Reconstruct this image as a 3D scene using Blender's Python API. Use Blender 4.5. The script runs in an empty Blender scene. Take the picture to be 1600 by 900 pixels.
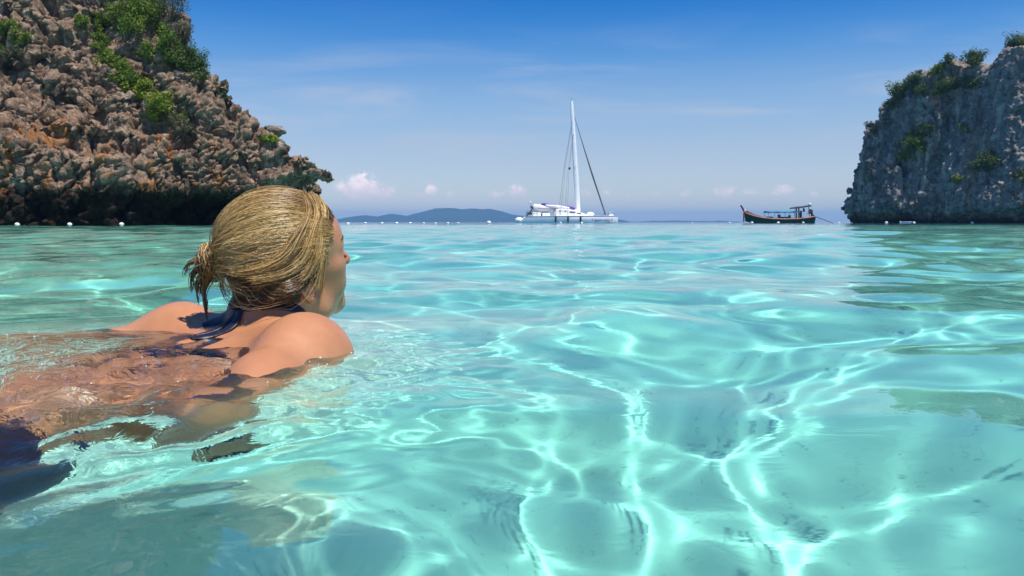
import bpy, bmesh, math, random, time
import numpy as np
from mathutils import Vector, Matrix
from mathutils.bvhtree import BVHTree
T0 = time.time()
S = bpy.context.scene
C = S.collection
R = math.radians

# ------------------------------------------------------------------ camera
FPX = 1256.0                       # focal length in photograph pixels (1600 wide)
CAM_H = 0.16
PITCH = math.atan((450 - 347) / FPX)
cam = bpy.data.cameras.new('camera')
cam_o = bpy.data.objects.new('camera', cam)
C.objects.link(cam_o)
S.camera = cam_o
cam.sensor_width = 36.0
cam.lens = 36.0 * FPX / 1600.0
cam_o.location = (0, 0, CAM_H)
cam_o.rotation_euler = (math.pi / 2 - PITCH, 0, 0)
cam.clip_start = 0.02
cam.clip_end = 60000
cam.dof.use_dof = False


def at(px, py, Y):
    """World point at distance Y ahead that the photograph shows at (px, py)."""
    a = (px - 800) / FPX
    b = (450 - py) / FPX
    dy = math.cos(PITCH) + b * math.sin(PITCH)
    dz = -math.sin(PITCH) + b * math.cos(PITCH)
    t = Y / dy
    return Vector((a * t, Y, CAM_H + dz * t))


# ------------------------------------------------------------------ light
SUN_EL, SUN_AZ = R(69), R(136)     # azimuth from +Y (ahead) towards +X (right)
sun = bpy.data.lights.new('sun', 'SUN')
sun.energy = 4.7
sun.angle = R(0.5)
sun.color = (1.0, 0.95, 0.87)
sun.cycles.is_caustics_light = True
sun_o = bpy.data.objects.new('sun', sun)
C.objects.link(sun_o)
SUN_DIR = Vector((math.sin(SUN_AZ) * math.cos(SUN_EL), math.cos(SUN_AZ) * math.cos(SUN_EL), math.sin(SUN_EL)))
sun_o.rotation_euler = SUN_DIR.to_track_quat('Z', 'Y').to_euler()
sun_o.location = SUN_DIR * 50


class NT:
    """Small helper that builds node trees."""
    def __init__(s, tree):
        s.t = tree
        s.n = tree.nodes
        s.l = tree.links

    def node(s, typ, **kw):
        n = s.n.new(typ)
        for k, v in kw.items():
            if k.startswith('in_'):
                continue
            setattr(n, k, v)
        return n

    def link(s, a, b):
        s.l.new(a, b)

    def _set(s, sock, v):
        if hasattr(v, 'is_linked') or hasattr(v, 'links'):
            s.l.new(v, sock)
        else:
            sock.default_value = v

    def math(s, op, a, b=None, c=None, clamp=False):
        n = s.n.new('ShaderNodeMath')
        n.operation = op
        n.use_clamp = clamp
        s._set(n.inputs[0], a)
        if b is not None:
            s._set(n.inputs[1], b)
        if c is not None:
            s._set(n.inputs[2], c)
        return n.outputs[0]

    def maprange(s, v, a, b, c=0.0, d=1.0, smooth=False):
        n = s.n.new('ShaderNodeMapRange')
        n.interpolation_type = 'SMOOTHSTEP' if smooth else 'LINEAR'
        s._set(n.inputs[0], v)
        for i, x in enumerate((a, b, c, d)):
            n.inputs[i + 1].default_value = x
        return n.outputs[0]

    def noise(s, vec, scale, detail=4, rough=0.55, dist=0.0, col=False):
        n = s.n.new('ShaderNodeTexNoise')
        if vec is not None:
            s.l.new(vec, n.inputs['Vector'])
        n.inputs['Scale'].default_value = scale
        n.inputs['Detail'].default_value = detail
        n.inputs['Roughness'].default_value = rough
        n.inputs['Distortion'].default_value = dist
        return n.outputs['Color' if col else 'Fac']

    def voronoi(s, vec, scale, feature='F1', rnd=1.0):
        n = s.n.new('ShaderNodeTexVoronoi')
        n.feature = feature
        if vec is not None:
            s.l.new(vec, n.inputs['Vector'])
        n.inputs['Scale'].default_value = scale
        n.inputs['Randomness'].default_value = rnd
        return n

    def ramp(s, fac, stops, interp='LINEAR'):
        n = s.n.new('ShaderNodeValToRGB')
        n.color_ramp.interpolation = interp
        e = n.color_ramp.elements
        while len(e) < len(stops):
            e.new(0.5)
        for el, (p, c) in zip(e, stops):
            el.position = p
            el.color = tuple(c) + (1,) if len(c) == 3 else c
        s._set(n.inputs[0], fac)
        return n.outputs[0]

    def mix(s, fac, a, b, mode='MIX'):
        n = s.n.new('ShaderNodeMix')
        n.data_type = 'RGBA'
        n.blend_type = mode
        s._set(n.inputs[0], fac)
        for sock, v in ((n.inputs[6], a), (n.inputs[7], b)):
            if isinstance(v, (tuple, list)):
                sock.default_value = tuple(v) + (1,) if len(v) == 3 else v
            else:
                s.l.new(v, sock)
        return n.outputs[2]

    def mapping(s, vec, scale=(1, 1, 1), rot=(0, 0, 0), loc=(0, 0, 0)):
        n = s.n.new('ShaderNodeMapping')
        s.l.new(vec, n.inputs[0])
        n.inputs['Location'].default_value = loc
        n.inputs['Rotation'].default_value = rot
        n.inputs['Scale'].default_value = scale
        return n.outputs[0]

    def bump(s, h, strength, dist, normal=None):
        n = s.n.new('ShaderNodeBump')
        s._set(n.inputs['Height'], h)
        s._set(n.inputs['Strength'], strength)
        n.inputs['Distance'].default_value = dist
        if normal is not None:
            s.l.new(normal, n.inputs['Normal'])
        return n.outputs[0]


# ------------------------------------------------------------------ sky
W = bpy.data.worlds.new('World')
S.world = W
W.use_nodes = True
w = NT(W.node_tree)
W.node_tree.nodes.clear()
w_out = w.node('ShaderNodeOutputWorld')
w_bg = w.node('ShaderNodeBackground')
w.link(w_bg.outputs[0], w_out.inputs[0])
w_bg.inputs[1].default_value = 0.10
sky = w.node('ShaderNodeTexSky', sky_type='NISHITA', sun_disc=False, sun_elevation=SUN_EL, sun_rotation=SUN_AZ,
             altitude=0, air_density=1.0, dust_density=0.3, ozone_density=3.0)
w_tc = w.node('ShaderNodeTexCoord')
w_sep = w.node('ShaderNodeSeparateXYZ')
w.link(w_tc.outputs['Generated'], w_sep.inputs[0])
sx, sy, sz = w_sep.outputs
# polarised deep blue that pales into lavender air near the horizon
tint = w.ramp(w.math('MULTIPLY', sz, 1.0), [(0.0, (0.96, 0.91, 1.0)), (0.05, (0.92, 0.88, 0.97)), (0.085, (0.82, 0.83, 0.94)), (0.13, (0.54, 0.79, 0.99)),
                                            (0.20, (0.14, 0.62, 1.02)), (0.27, (0.04, 0.47, 0.98)), (0.45, (0.07, 0.49, 1.0)), (1.0, (0.10, 0.5, 1.0))])
col = w.mix(1.0, sky.outputs[0], tint, 'MULTIPLY')
az = w.math('ARCTAN2', sx, sy)
cmb = w.node('ShaderNodeCombineXYZ')
w.link(az, cmb.inputs[0])
w.link(sz, cmb.inputs[1])
uv = cmb.outputs[0]
# thin high veil
veil = w.noise(w.mapping(uv, (2.2, 16, 1), (0, 0, R(4))), 1.3, 5, 0.55, 0.6)
veil = w.maprange(veil, 0.45, 0.75, 0, 1, True)
env = w.math('MULTIPLY', w.maprange(sz, 0.02, 0.10, 0, 1, True), w.maprange(sz, 0.12, 0.26, 1, 0.05, True))
col = w.mix(w.math('MULTIPLY', w.math('MULTIPLY', w.math('MULTIPLY_ADD', veil, .62, .38), env), 0.80), col, (4.3, 4.7, 5.6))
# small cumulus along the horizon: (azimuth, elevation, widths, density)
puffs = [(568, 296, 26, 19, 1.0), (592, 302, 24, 12, .75), (540, 296, 16, 13, .8), (566, 282, 11, 11, .8), (676, 299, 11, 9, .85), (662, 305, 13, 6, .6), (703, 305, 9, 6, .6),
         (775, 304, 17, 6, .6), (808, 299, 13, 10, .8), (913, 303, 10, 7, .5), (948, 300, 10, 8, .45), (985, 306, 14, 6, .4), (1021, 304, 8, 5, .45), (1068, 303, 9, 7, .5),
         (1130, 301, 15, 10, .75), (1172, 302, 12, 8, .65), (1222, 299, 16, 7, .75), (1270, 307, 16, 4, .5), (1205, 304, 14, 5, .5), (300, 300, 40, 16, .8), (1420, 300, 50, 14, .6), (1700, 298, 40, 16, .7), (60, 302, 40, 10, .6)]
n1 = w.noise(w.mapping(uv, (1, 1.25, 1)), 85, 8, 0.62, 0.4)
dens = None
for px, py, wx, wy, k in puffs:
    a0 = math.atan((px - 800) / FPX)
    z0 = (347 - py) / FPX
    dx = w.math('MULTIPLY', w.math('SUBTRACT', az, a0), FPX / wx)
    dz = w.math('MULTIPLY', w.math('SUBTRACT', sz, z0), FPX / wy)
    r2 = w.math('ADD', w.math('MULTIPLY', dx, dx), w.math('MULTIPLY', dz, dz))
    g = w.math('MULTIPLY', w.math('EXPONENT', w.math('MULTIPLY', r2, -0.8)), k)
    dens = g if dens is None else w.math('MAXIMUM', dens, g)
dens = w.math('ADD', dens, w.math('MULTIPLY', w.math('MULTIPLY', w.math('SUBTRACT', n1, 0.5), 1.5), w.math('MULTIPLY', dens, 3.0, clamp=True)))
dens = w.maprange(dens, 0.18, 0.80, 0, 0.85, True)
dens = w.math('MULTIPLY', dens, w.maprange(sz, 0.012, 0.045, 0.15, 1, True))
ccol = w.ramp(w.math('ADD', w.math('MULTIPLY', sz, 10), w.math('MULTIPLY', n1, .5)), [(0.35, (5.0, 4.9, 6.0)), (0.62, (7.6, 6.4, 6.9)), (0.85, (10.5, 9.0, 8.8))])
col = w.mix(dens, col, ccol)
w.link(col, w_bg.inputs[0])

S.view_settings.view_transform = 'Standard'
S.view_settings.look = 'None'
S.view_settings.exposure = 0.35
S.view_settings.gamma = 1.0
S.view_settings.use_curve_mapping = False
S.cycles.use_denoising = True
S.cycles.max_bounces = 9
S.cycles.diffuse_bounces = 3
S.cycles.glossy_bounces = 4
S.cycles.transmission_bounces = 6
S.cycles.transparent_max_bounces = 12
S.cycles.volume_bounces = 0
S.cycles.caustics_refractive = True
S.cycles.caustics_reflective = True
S.cycles.sample_clamp_indirect = 6.0
S.cycles.blur_glossy = 0.2

# ------------------------------------------------------------------ mesh helpers
def tag(o, label=None, cat=None, group=None, kind=None):
    for k, v in (('label', label), ('category', cat), ('group', group), ('kind', kind)):
        if v:
            o[k] = v
    return o


def link(name, me, mats=(), parent=None):
    o = bpy.data.objects.new(name, me)
    C.objects.link(o)
    for m in mats if isinstance(mats, (list, tuple)) else (mats,):
        me.materials.append(m)
    if parent is not None:
        o.parent = parent
    return o


def np_mesh(name, V, F, smooth=True, mats=(), parent=None):
    V = np.asarray(V, np.float32)
    F = np.asarray(F, np.int32)
    me = bpy.data.meshes.new(name)
    me.vertices.add(len(V))
    me.vertices.foreach_set('co', V.ravel())
    me.loops.add(F.size)
    me.loops.foreach_set('vertex_index', F.ravel())
    me.polygons.add(len(F))
    me.polygons.foreach_set('loop_start', np.arange(len(F), dtype=np.int32) * F.shape[1])
    me.update(calc_edges=True)
    me.polygons.foreach_set('use_smooth', np.full(len(F), smooth))
    return link(name, me, mats, parent)


def empty(name, loc):
    o = bpy.data.objects.new(name, None)
    C.objects.link(o)
    o.empty_display_size = 0.1
    o.location = loc
    return o


class MB:
    """Collects simple shapes in one bmesh."""
    def __init__(s):
        s.b = bmesh.new()

    def box(s, c, size, bevel=0.0, rot=None):
        r = bmesh.ops.create_cube(s.b, size=1.0)
        vs = r['verts']
        M = Matrix.Translation(Vector(c)) @ (rot.to_4x4() if rot else Matrix()) @ Matrix.Diagonal((*size, 1))
        bmesh.ops.transform(s.b, matrix=M, verts=vs)
        if bevel:
            es = list({e for v in vs for e in v.link_edges})
            bmesh.ops.bevel(s.b, geom=es, offset=bevel, segments=2, affect='EDGES', profile=0.6)
        return s

    def tube(s, pts, rad, n=8, cap=True, flat=1.0):
        pts = [Vector(p) for p in pts]
        if not hasattr(rad, '__len__'):
            rad = [rad] * len(pts)
        rings = []
        ref = Vector((0.13, 0.21, 0.97))
        for i, p in enumerate(pts):
            t = (pts[min(i + 1, len(pts) - 1)] - pts[max(i - 1, 0)]).normalized()
            u = t.cross(ref)
            if u.length < 1e-4:
                u = t.cross(Vector((1, 0, 0)))
            u.normalize()
            v = t.cross(u)
            rings.append([s.b.verts.new(p + (u * math.cos(2 * math.pi * k / n) + v * flat * math.sin(2 * math.pi * k / n)) * rad[i]) for k in range(n)])
        for a, b in zip(rings, rings[1:]):
            for k in range(n):
                s.b.faces.new((a[k], a[(k + 1) % n], b[(k + 1) % n], b[k]))
        if cap:
            s.b.faces.new(rings[0][::-1])
            s.b.faces.new(rings[-1])
        return s

    def ball(s, c, rad, u=14, v=9):
        r = bmesh.ops.create_uvsphere(s.b, u_segments=u, v_segments=v, radius=1)
        rad = rad if hasattr(rad, '__len__') else (rad,) * 3
        bmesh.ops.transform(s.b, matrix=Matrix.Translation(Vector(c)) @ Matrix.Diagonal((*rad, 1)), verts=r['verts'])
        return s

    def loft(s, rings, cap=True, close=True):
        rs = [[s.b.verts.new(Vector(p)) for p in ring] for ring in rings]
        n = len(rs[0])
        for a, b in zip(rs, rs[1:]):
            for k in range(n if close else n - 1):
                s.b.faces.new((a[k], a[(k + 1) % n], b[(k + 1) % n], b[k]))
        if cap:
            s.b.faces.new(rs[0][::-1])
            s.b.faces.new(rs[-1])
        return s

    def build(s, name, mats, parent=None, smooth=True):
        bmesh.ops.recalc_face_normals(s.b, faces=s.b.faces)
        me = bpy.data.meshes.new(name)
        s.b.to_mesh(me)
        s.b.free()
        if smooth:
            me.polygons.foreach_set('use_smooth', np.ones(len(me.polygons), bool))
            try:
                me.set_sharp_from_angle(angle=R(38))
            except Exception:
                pass
        return link(name, me, mats, parent)


# ------------------------------------------------------------------ numpy noise
def _h(i, j, k, seed):
    n = (i.astype(np.uint32) * np.uint32(374761393) + j.astype(np.uint32) * np.uint32(668265263) + k.astype(np.uint32) * np.uint32(2147483647 & 1274126177) + np.uint32(seed * 974711 & 0xffffffff))
    n = (n ^ (n >> np.uint32(13))) * np.uint32(1274126177)
    n = (n ^ (n >> np.uint32(16))) * np.uint32(2246822519)
    return n ^ (n >> np.uint32(15))


def vnoise(P, seed=0):
    """Smooth value noise in -1..1 at points P (N,3)."""
    I = np.floor(P).astype(np.int64)
    f = (P - I).astype(np.float32)
    f = f * f * f * (f * (f * 6 - 15) + 10)
    out = 0
    for dx in (0, 1):
        wx_ = f[:, 0] if dx else 1 - f[:, 0]
        for dy in (0, 1):
            wy_ = f[:, 1] if dy else 1 - f[:, 1]
            for dz in (0, 1):
                wz_ = f[:, 2] if dz else 1 - f[:, 2]
                out = out + wx_ * wy_ * wz_ * (_h(I[:, 0] + dx, I[:, 1] + dy, I[:, 2] + dz, seed).astype(np.float32) / 2147483648.0 - 1)
    return out


def fbm(P, oct=4, seed=0, gain=0.5, lac=2.03):
    a, s, out = 1.0, 1.0, 0
    for o in range(oct):
        out = out + a * vnoise(P * s + 17.3 * o, seed + o)
        a *= gain
        s *= lac
    return out


def worley(P, seed=0):
    """F1, F2 distances and the id of the nearest cell."""
    I = np.floor(P).astype(np.int64)
    f1 = np.full(len(P), 9.0, np.float32)
    f2 = f1.copy()
    cid = np.zeros(len(P), np.uint32)
    for dx in (-1, 0, 1):
        for dy in (-1, 0, 1):
            for dz in (-1, 0, 1):
                J = I + (dx, dy, dz)
                h = [_h(J[:, 0], J[:, 1], J[:, 2], seed + q) for q in (0, 101, 202)]
                d = 0
                for q in range(3):
                    d = d + (J[:, q] + h[q].astype(np.float32) / 4294967296.0 - P[:, q]) ** 2
                d = np.sqrt(d)
                near = d < f1
                f2 = np.where(near, f1, np.minimum(f2, d))
                cid = np.where(near, h[0], cid)
                f1 = np.where(near, d, f1)
    return f1, f2, (cid.astype(np.float32) / 4294967296.0)


def sstep(a, b, x):
    t = np.clip((x - a) / (b - a), 0, 1)
    return t * t * (3 - 2 * t)


def surface_nets(f, o, h):
    """Quads of the zero surface of f (negative inside) on a grid with origin o and step h."""
    nx, ny, nz = f.shape
    s = f < 0
    c = s[:-1, :-1, :-1].astype(np.int8)
    tot = np.zeros(c.shape, np.int8)
    for dx in (0, 1):
        for dy in (0, 1):
            for dz in (0, 1):
                tot += s[dx:nx - 1 + dx, dy:ny - 1 + dy, dz:nz - 1 + dz]
    act = (tot > 0) & (tot < 8)
    idx = np.argwhere(act)
    vid = np.full(act.shape, -1, np.int32)
    vid[act] = np.arange(len(idx))
    corners = [(dx, dy, dz) for dx in (0, 1) for dy in (0, 1) for dz in (0, 1)]
    cv = {c_: f[idx[:, 0] + c_[0], idx[:, 1] + c_[1], idx[:, 2] + c_[2]] for c_ in corners}
    acc = np.zeros((len(idx), 3), np.float32)
    cnt = np.zeros(len(idx), np.float32)
    for a in corners:
        for ax in range(3):
            if a[ax] == 0:
                b = tuple(1 if q == ax else a[q] for q in range(3))
                fa, fb = cv[a], cv[b]
                cr = (fa < 0) != (fb < 0)
                t = np.where(cr, fa / np.where(cr, fa - fb, 1), 0)
                p = np.array(a, np.float32)[None] + np.zeros((len(idx), 3), np.float32)
                p[:, ax] += t
                acc += p * cr[:, None]
                cnt += cr
    V = (idx + acc / np.maximum(cnt, 1)[:, None]) * h + np.asarray(o)
    Q = []
    for ax in range(3):
        sl0 = [slice(1, -1)] * 3
        sl1 = [slice(1, -1)] * 3
        sl0[ax] = slice(0, -1)
        sl1[ax] = slice(1, None)
        s0, s1 = s[tuple(sl0)], s[tuple(sl1)]
        e = np.argwhere(s0 != s1)
        flip = s0[e[:, 0], e[:, 1], e[:, 2]]
        off = np.ones(3, int)
        off[ax] = 0
        e = e + off
        u, v = (ax + 1) % 3, (ax + 2) % 3

        def g(du, dv):
            q = e.copy()
            q[:, u] -= du
            q[:, v] -= dv
            return vid[q[:, 0], q[:, 1], q[:, 2]]
        q = np.stack([g(1, 1), g(0, 1), g(0, 0), g(1, 0)], -1)
        q[~flip] = q[~flip][:, ::-1]
        Q.append(q)
    Q = np.concatenate(Q)
    Q = Q[(Q >= 0).all(1)]
    return V.astype(np.float32), Q


def vert_normals(V, F):
    a = V[F[:, 2]] - V[F[:, 0]]
    b = V[F[:, 3]] - V[F[:, 1]]
    n = np.cross(a, b)
    N = np.zeros_like(V)
    for k in range(4):
        for q in range(3):
            N[:, q] += np.bincount(F[:, k], n[:, q], len(V))
    return N / np.maximum(np.linalg.norm(N, axis=1), 1e-12)[:, None]


def attr(o, name, vals):
    a = o.data.attributes.new(name, 'FLOAT', 'POINT')
    a.data.foreach_set('value', np.asarray(vals, np.float32))


# ------------------------------------------------------------------ materials
def principled(name, col, rough=0.5, spec=0.5, metallic=0.0, vary=0.0, vscale=4.0, bump=0.0, bscale=20.0, bdist=0.01, coat=0.0):
    m = bpy.data.materials.new(name)
    m.use_nodes = True
    t = NT(m.node_tree)
    b = t.n['Principled BSDF']
    b.inputs['Base Color'].default_value = (*col, 1)
    b.inputs['Roughness'].default_value = rough
    b.inputs['Specular IOR Level'].default_value = spec
    b.inputs['Metallic'].default_value = metallic
    b.inputs['Coat Weight'].default_value = coat
    tc = t.node('ShaderNodeTexCoord').outputs['Object']
    if vary:
        n = t.noise(tc, vscale, 5, 0.6)
        d = tuple(c * (1 - vary) for c in col)
        u = tuple(min(1, c * (1 + vary)) for c in col)
        t.link(t.ramp(n, [(0.3, d), (0.7, u)]), b.inputs['Base Color'])
        t.link(t.maprange(n, 0.2, 0.8, max(0.02, rough - .1), min(1, rough + .12)), b.inputs['Roughness'])
    if bump:
        t.link(t.bump(t.noise(tc, bscale, 4, .6), bump, bdist), b.inputs['Normal'])
    return m


# ------------------------------------------------------------------ water
PERSON_C = np.array([-0.42, 1.25])


WAVE_SEED = 111


def wave_components():
    rng = np.random.default_rng(WAVE_SEED)
    rng2 = np.random.default_rng(5)
    L = []
    for k in range(26):
        lam = 0.30 * (3.2 / 0.30) ** ((k + rng.random()) / 26)
        th = rng.normal(1.35, 0.95)
        slope = 0.0125 * (1.0 if lam > .5 else 0.8)
        L.append((lam, th, slope * lam / (2 * math.pi), rng.random() * 6.283))
    for k in range(18):
        lam = .29 * (.75 / .29) ** ((k + rng.random()) / 18)
        L.append((lam, rng.random() * 6.283, .0222 * lam / (2 * math.pi), rng.random() * 6.283))
    for k in range(22):
        lam = .10 * (.26 / .10) ** ((k + rng2.random()) / 22)
        L.append((lam, rng2.normal(1.2, 1.0), .0072 * lam / (2 * math.pi), rng2.random() * 6.283))
    for k in range(10):
        lam = 3.5 * (14 / 3.5) ** (k / 9)
        L.append((lam, rng.normal(1.5, 0.5), 0.008 * lam / (2 * math.pi) * (1 if lam < 6 else .5), rng.random() * 6.283))
    return L


WAVES = wave_components()
CHURN = [(.038 * 3.2 ** ((q + .5) / 18), 2.4 * q * q + q, 1.7 * q) for q in range(18)]


def water_height(x, y, sp):
    h = np.zeros_like(x)
    wx_ = x + .085 * np.sin(y * 1.9 + 1.0) + .05 * np.sin(x * 2.7 + y * 3.3) + .022 * np.sin(y * 7.1 - x * 4.4)
    wy_ = y + .085 * np.sin(x * 2.1 + .4) + .05 * np.sin(x * 4.1 - y * 2.2 + 2) + .022 * np.sin(x * 8.3 + y * 3.9)
    for lam, th, a, ph in WAVES:
        k = 2 * math.pi / lam
        f = np.clip((lam / sp - 2.5) / 3, 0, 1)
        h += a * f * np.sin(k * (wx_ * math.cos(th) + wy_ * math.sin(th)) + ph)
    # her body damps the waves that reach her
    h *= 1 - .86 * np.exp(-((x + .42) / .50) ** 2 - ((y - 1.05) / .50) ** 2)
    # churn round the swimmer's back and arms
    m_ = np.exp(-((x + .56) / .34) ** 2 - ((y - .90) / .30) ** 2) + .8 * np.exp(-((x + .46) / .26) ** 2 - ((y - .68) / .16) ** 2) + .45 * np.exp(-((x + .24) / .16) ** 2 - ((y - .98) / .2) ** 2)
    near = m_ > .02
    xc, yc, mc, sc = x[near], y[near], m_[near], sp[near]
    add = 0
    for lam, th, ph in CHURN:
        k = 2 * math.pi / lam
        add = add + .014 * lam * np.clip((lam / sc - 2.2) / 2, 0, 1) * np.sin(k * ((xc + .012 * np.sin(yc * 41 + ph)) * math.cos(th) + (yc + .012 * np.sin(xc * 37 - ph)) * math.sin(th)) + ph)
    h[near] += add * mc
    # the swell she pushes up between herself and the camera
    u = (x + 0.42) * 0.98 + (y - 0.66) * 0.17
    v = -(x + 0.42) * 0.17 + (y - 0.66) * 0.98
    h += 0.011 * np.exp(-(u / 0.42) ** 2) * (np.exp(-(v / 0.075) ** 2) - 0.5 * np.exp(-((v + 0.24) / 0.16) ** 2))
    return h


def build_water():
    front = np.linspace(-R(52), R(52), 500)
    back = np.linspace(R(52), R(308), 90)[1:-1]
    ph = np.concatenate([front, back])
    r = [0.10]
    while r[-1] < 30000:
        g = 0.0085 if r[-1] < 4 else (0.011 if r[-1] < 40 else 0.03)
        r.append(r[-1] * (1 + g))
    r = np.array(r)
    NR, NC = len(r), len(ph)
    X = r[:, None] * np.sin(ph)
    Y = r[:, None] * np.cos(ph)
    dph = np.abs(np.diff(ph, append=ph[0] + 2 * math.pi))
    sp = np.maximum(r[:, None] * dph[None], np.gradient(r)[:, None])
    Z = water_height(X.ravel(), Y.ravel(), sp.ravel()).reshape(X.shape)
    V = np.stack([X, Y, Z], -1).reshape(-1, 3)
    i = np.arange(NR - 1)[:, None] * NC
    j = np.arange(NC)[None]
    j2 = (j + 1) % NC
    F = np.stack([i + j, i + j2, i + NC + j2, i + NC + j], -1).reshape(-1, 4)
    # close the little hole under the camera
    V = np.concatenate([V, [[0, 0, float(Z[0].mean())]]])
    c = len(V) - 1
    j = np.arange(0, NC - 1, 2)
    cap = np.stack([np.full(len(j), c), (j + 2) % NC, j + 1, j], -1)
    F = np.concatenate([F, cap])
    m = bpy.data.materials.new('sea_water')
    m.use_nodes = True
    t = NT(m.node_tree)
    b = t.n['Principled BSDF']
    b.distribution = 'GGX'
    thin = t.node('ShaderNodeAttribute', attribute_name='thinness').outputs['Fac']
    t.link(t.mix(thin, (0.285, 0.925, 0.90), (0.93, 0.985, 0.98)), b.inputs['Base Color'])
    b.inputs['Roughness'].default_value = 0.0
    b.inputs['IOR'].default_value = 1.333
    b.inputs['Transmission Weight'].default_value = 1.0
    tc = t.node('ShaderNodeTexCoord').outputs['Object']
    sep = t.node('ShaderNodeSeparateXYZ')
    t.link(tc, sep.inputs[0])
    # churned film of water over the swimmer's back
    dx = t.math('MULTIPLY', t.math('ADD', sep.outputs[0], 0.58), 3.6)
    dy = t.math('MULTIPLY', t.math('SUBTRACT', sep.outputs[1], 0.92), 3.3)
    churn = t.math('EXPONENT', t.math('MULTIPLY', t.math('ADD', t.math('MULTIPLY', dx, dx), t.math('MULTIPLY', dy, dy)), -1.3))
    cap_ = t.noise(t.mapping(tc, (1, 1.3, 1), (0, 0, .4)), 13, 3, .55, 1.0)
    n0 = t.bump(cap_, t.maprange(t.noise(tc, 1.6, 2), .42, .62, .03, .16, True), .0035)
    fine = t.noise(tc, 48, 3, 0.5, 1.6)
    n1 = t.bump(fine, t.math('MULTIPLY', churn, 1.0), 0.03, n0)
    # breeze ripples farther out, finer than the mesh
    dist = t.math('SQRT', t.math('ADD', t.math('MULTIPLY', sep.outputs[0], sep.outputs[0]), t.math('MULTIPLY', sep.outputs[1], sep.outputs[1])))
    rip = t.noise(t.mapping(tc, (0.55, 1.0, 1)), 2.2, 3, 0.5, 0.8)
    patch = t.maprange(t.noise(t.mapping(tc, (.25, .6, 1)), 0.5, 2), 0.4, 0.65, 0.25, 1, True)
    n2 = t.bump(rip, t.math('MULTIPLY', t.maprange(dist, 3, 25, 0.0, 0.42, True), patch), 0.06, n1)
    rip2 = t.noise(t.mapping(tc, (0.3, 1.0, 1)), 0.55, 3, 0.5, 0.5)
    n3 = t.bump(rip2, t.maprange(dist, 20, 90, 0.0, 0.5, True), 0.25, n2)
    t.link(n3, b.inputs['Normal'])
    o = np_mesh('sea_water', V, F, True, m)
    o.cycles.is_caustics_caster = True
    tag(o, kind='structure')
    return o


water = build_water()


def build_seabed():
    xs = np.concatenate([np.linspace(-30000, -80, 8), np.linspace(-60, -8, 14), np.linspace(-7, 7, 71), np.linspace(8, 60, 14), np.linspace(80, 30000, 8)])
    ys = np.concatenate([np.linspace(-30000, -20, 6), np.linspace(-10, -2, 5), np.linspace(-1.5, 9, 60), np.linspace(10, 150, 50), np.linspace(180, 30000, 12)])
    X, Y = np.meshgrid(xs, ys, indexing='ij')
    P = np.stack([X.ravel(), Y.ravel(), np.zeros(X.size)], -1)
    Z = -1.25 + 0.05 * fbm(P * 0.8, 3, 3) - 5.0 * sstep(40, 110, Y.ravel()) - 8 * sstep(130, 900, np.hypot(X.ravel(), Y.ravel()))
    n, k = X.shape
    i = np.arange(n - 1)[:, None] * k
    j = np.arange(k - 1)[None]
    F = np.stack([i + j, i + k + j, i + k + j + 1, i + j + 1], -1).reshape(-1, 4)
    m = bpy.data.materials.new('sand')
    m.use_nodes = True
    t = NT(m.node_tree)
    b = t.n['Principled BSDF']
    b.inputs['Roughness'].default_value = 1
    b.inputs['Specular IOR Level'].default_value = 0
    tc = t.node('ShaderNodeTexCoord').outputs['Object']
    sep = t.node('ShaderNodeSeparateXYZ')
    t.link(tc, sep.inputs[0])
    sand = t.ramp(t.noise(tc, 2.1, 8, 0.65), [(0.3, (0.55, 0.52, 0.43)), (0.7, (0.76, 0.72, 0.60))])
    grit = t.maprange(t.noise(tc, 30, 4, 0.7), 0.60, 0.72, 0, 0.5)
    sand = t.mix(grit, sand, (0.20, 0.19, 0.13))
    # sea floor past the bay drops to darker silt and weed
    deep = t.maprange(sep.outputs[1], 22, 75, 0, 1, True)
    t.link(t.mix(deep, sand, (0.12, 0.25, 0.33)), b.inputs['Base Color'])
    rip = t.noise(t.mapping(tc, (3, 9, 1), (0, 0, .5)), 1.6, 3, .5, .6)

    o = np_mesh('seabed', np.stack([X.ravel(), Y.ravel(), Z], -1), F, True, m)
    o.cycles.is_caustics_receiver = True
    tag(o, kind='structure')


build_seabed()
print('water', time.time() - T0)


# ------------------------------------------------------------------ distant hills and the air in front of them
def build_hills(name, Y, line, depth, seed):
    """A real ridge of land: cross-sections run from the shore up to the ridge and down behind."""
    px = np.linspace(line[0][0], line[-1][0], 160)
    py = np.interp(px, [p[0] for p in line], [p[1] for p in line])
    prof = [(0, 0), (.12, .16), (.3, .45), (.45, .75), (.6, 1.0), (.8, .6), (1, 0)]
    V = []
    n = vnoise(np.stack([px * .09, px * 0, px * 0], -1), seed) * 1.1 + vnoise(np.stack([px * .31, px * 0, px * 0], -1), seed + 1) * .5
    for q, (x, y) in enumerate(zip(px, py)):
        top = at(x, y - 0.4 * n[q], Y)
        for k, (d, hgt) in enumerate(prof):
            j = 1 + .10 * math.sin(q * .7 + k * 2.1)
            V.append((top.x * (1 + d * depth / Y - .6 * depth / Y), Y + (d - .6) * depth, -2 + (top.z + 2) * hgt * (j if hgt < 1 else 1)))
    k = len(prof)
    i = np.arange(len(px) - 1)[:, None] * k
    j = np.arange(k - 1)[None]
    F = np.stack([i + j, i + k + j, i + k + j + 1, i + j + 1], -1).reshape(-1, 4)
    o = np_mesh(name, V, F, True, M_HILL)
    tag(o, kind='structure')


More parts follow.
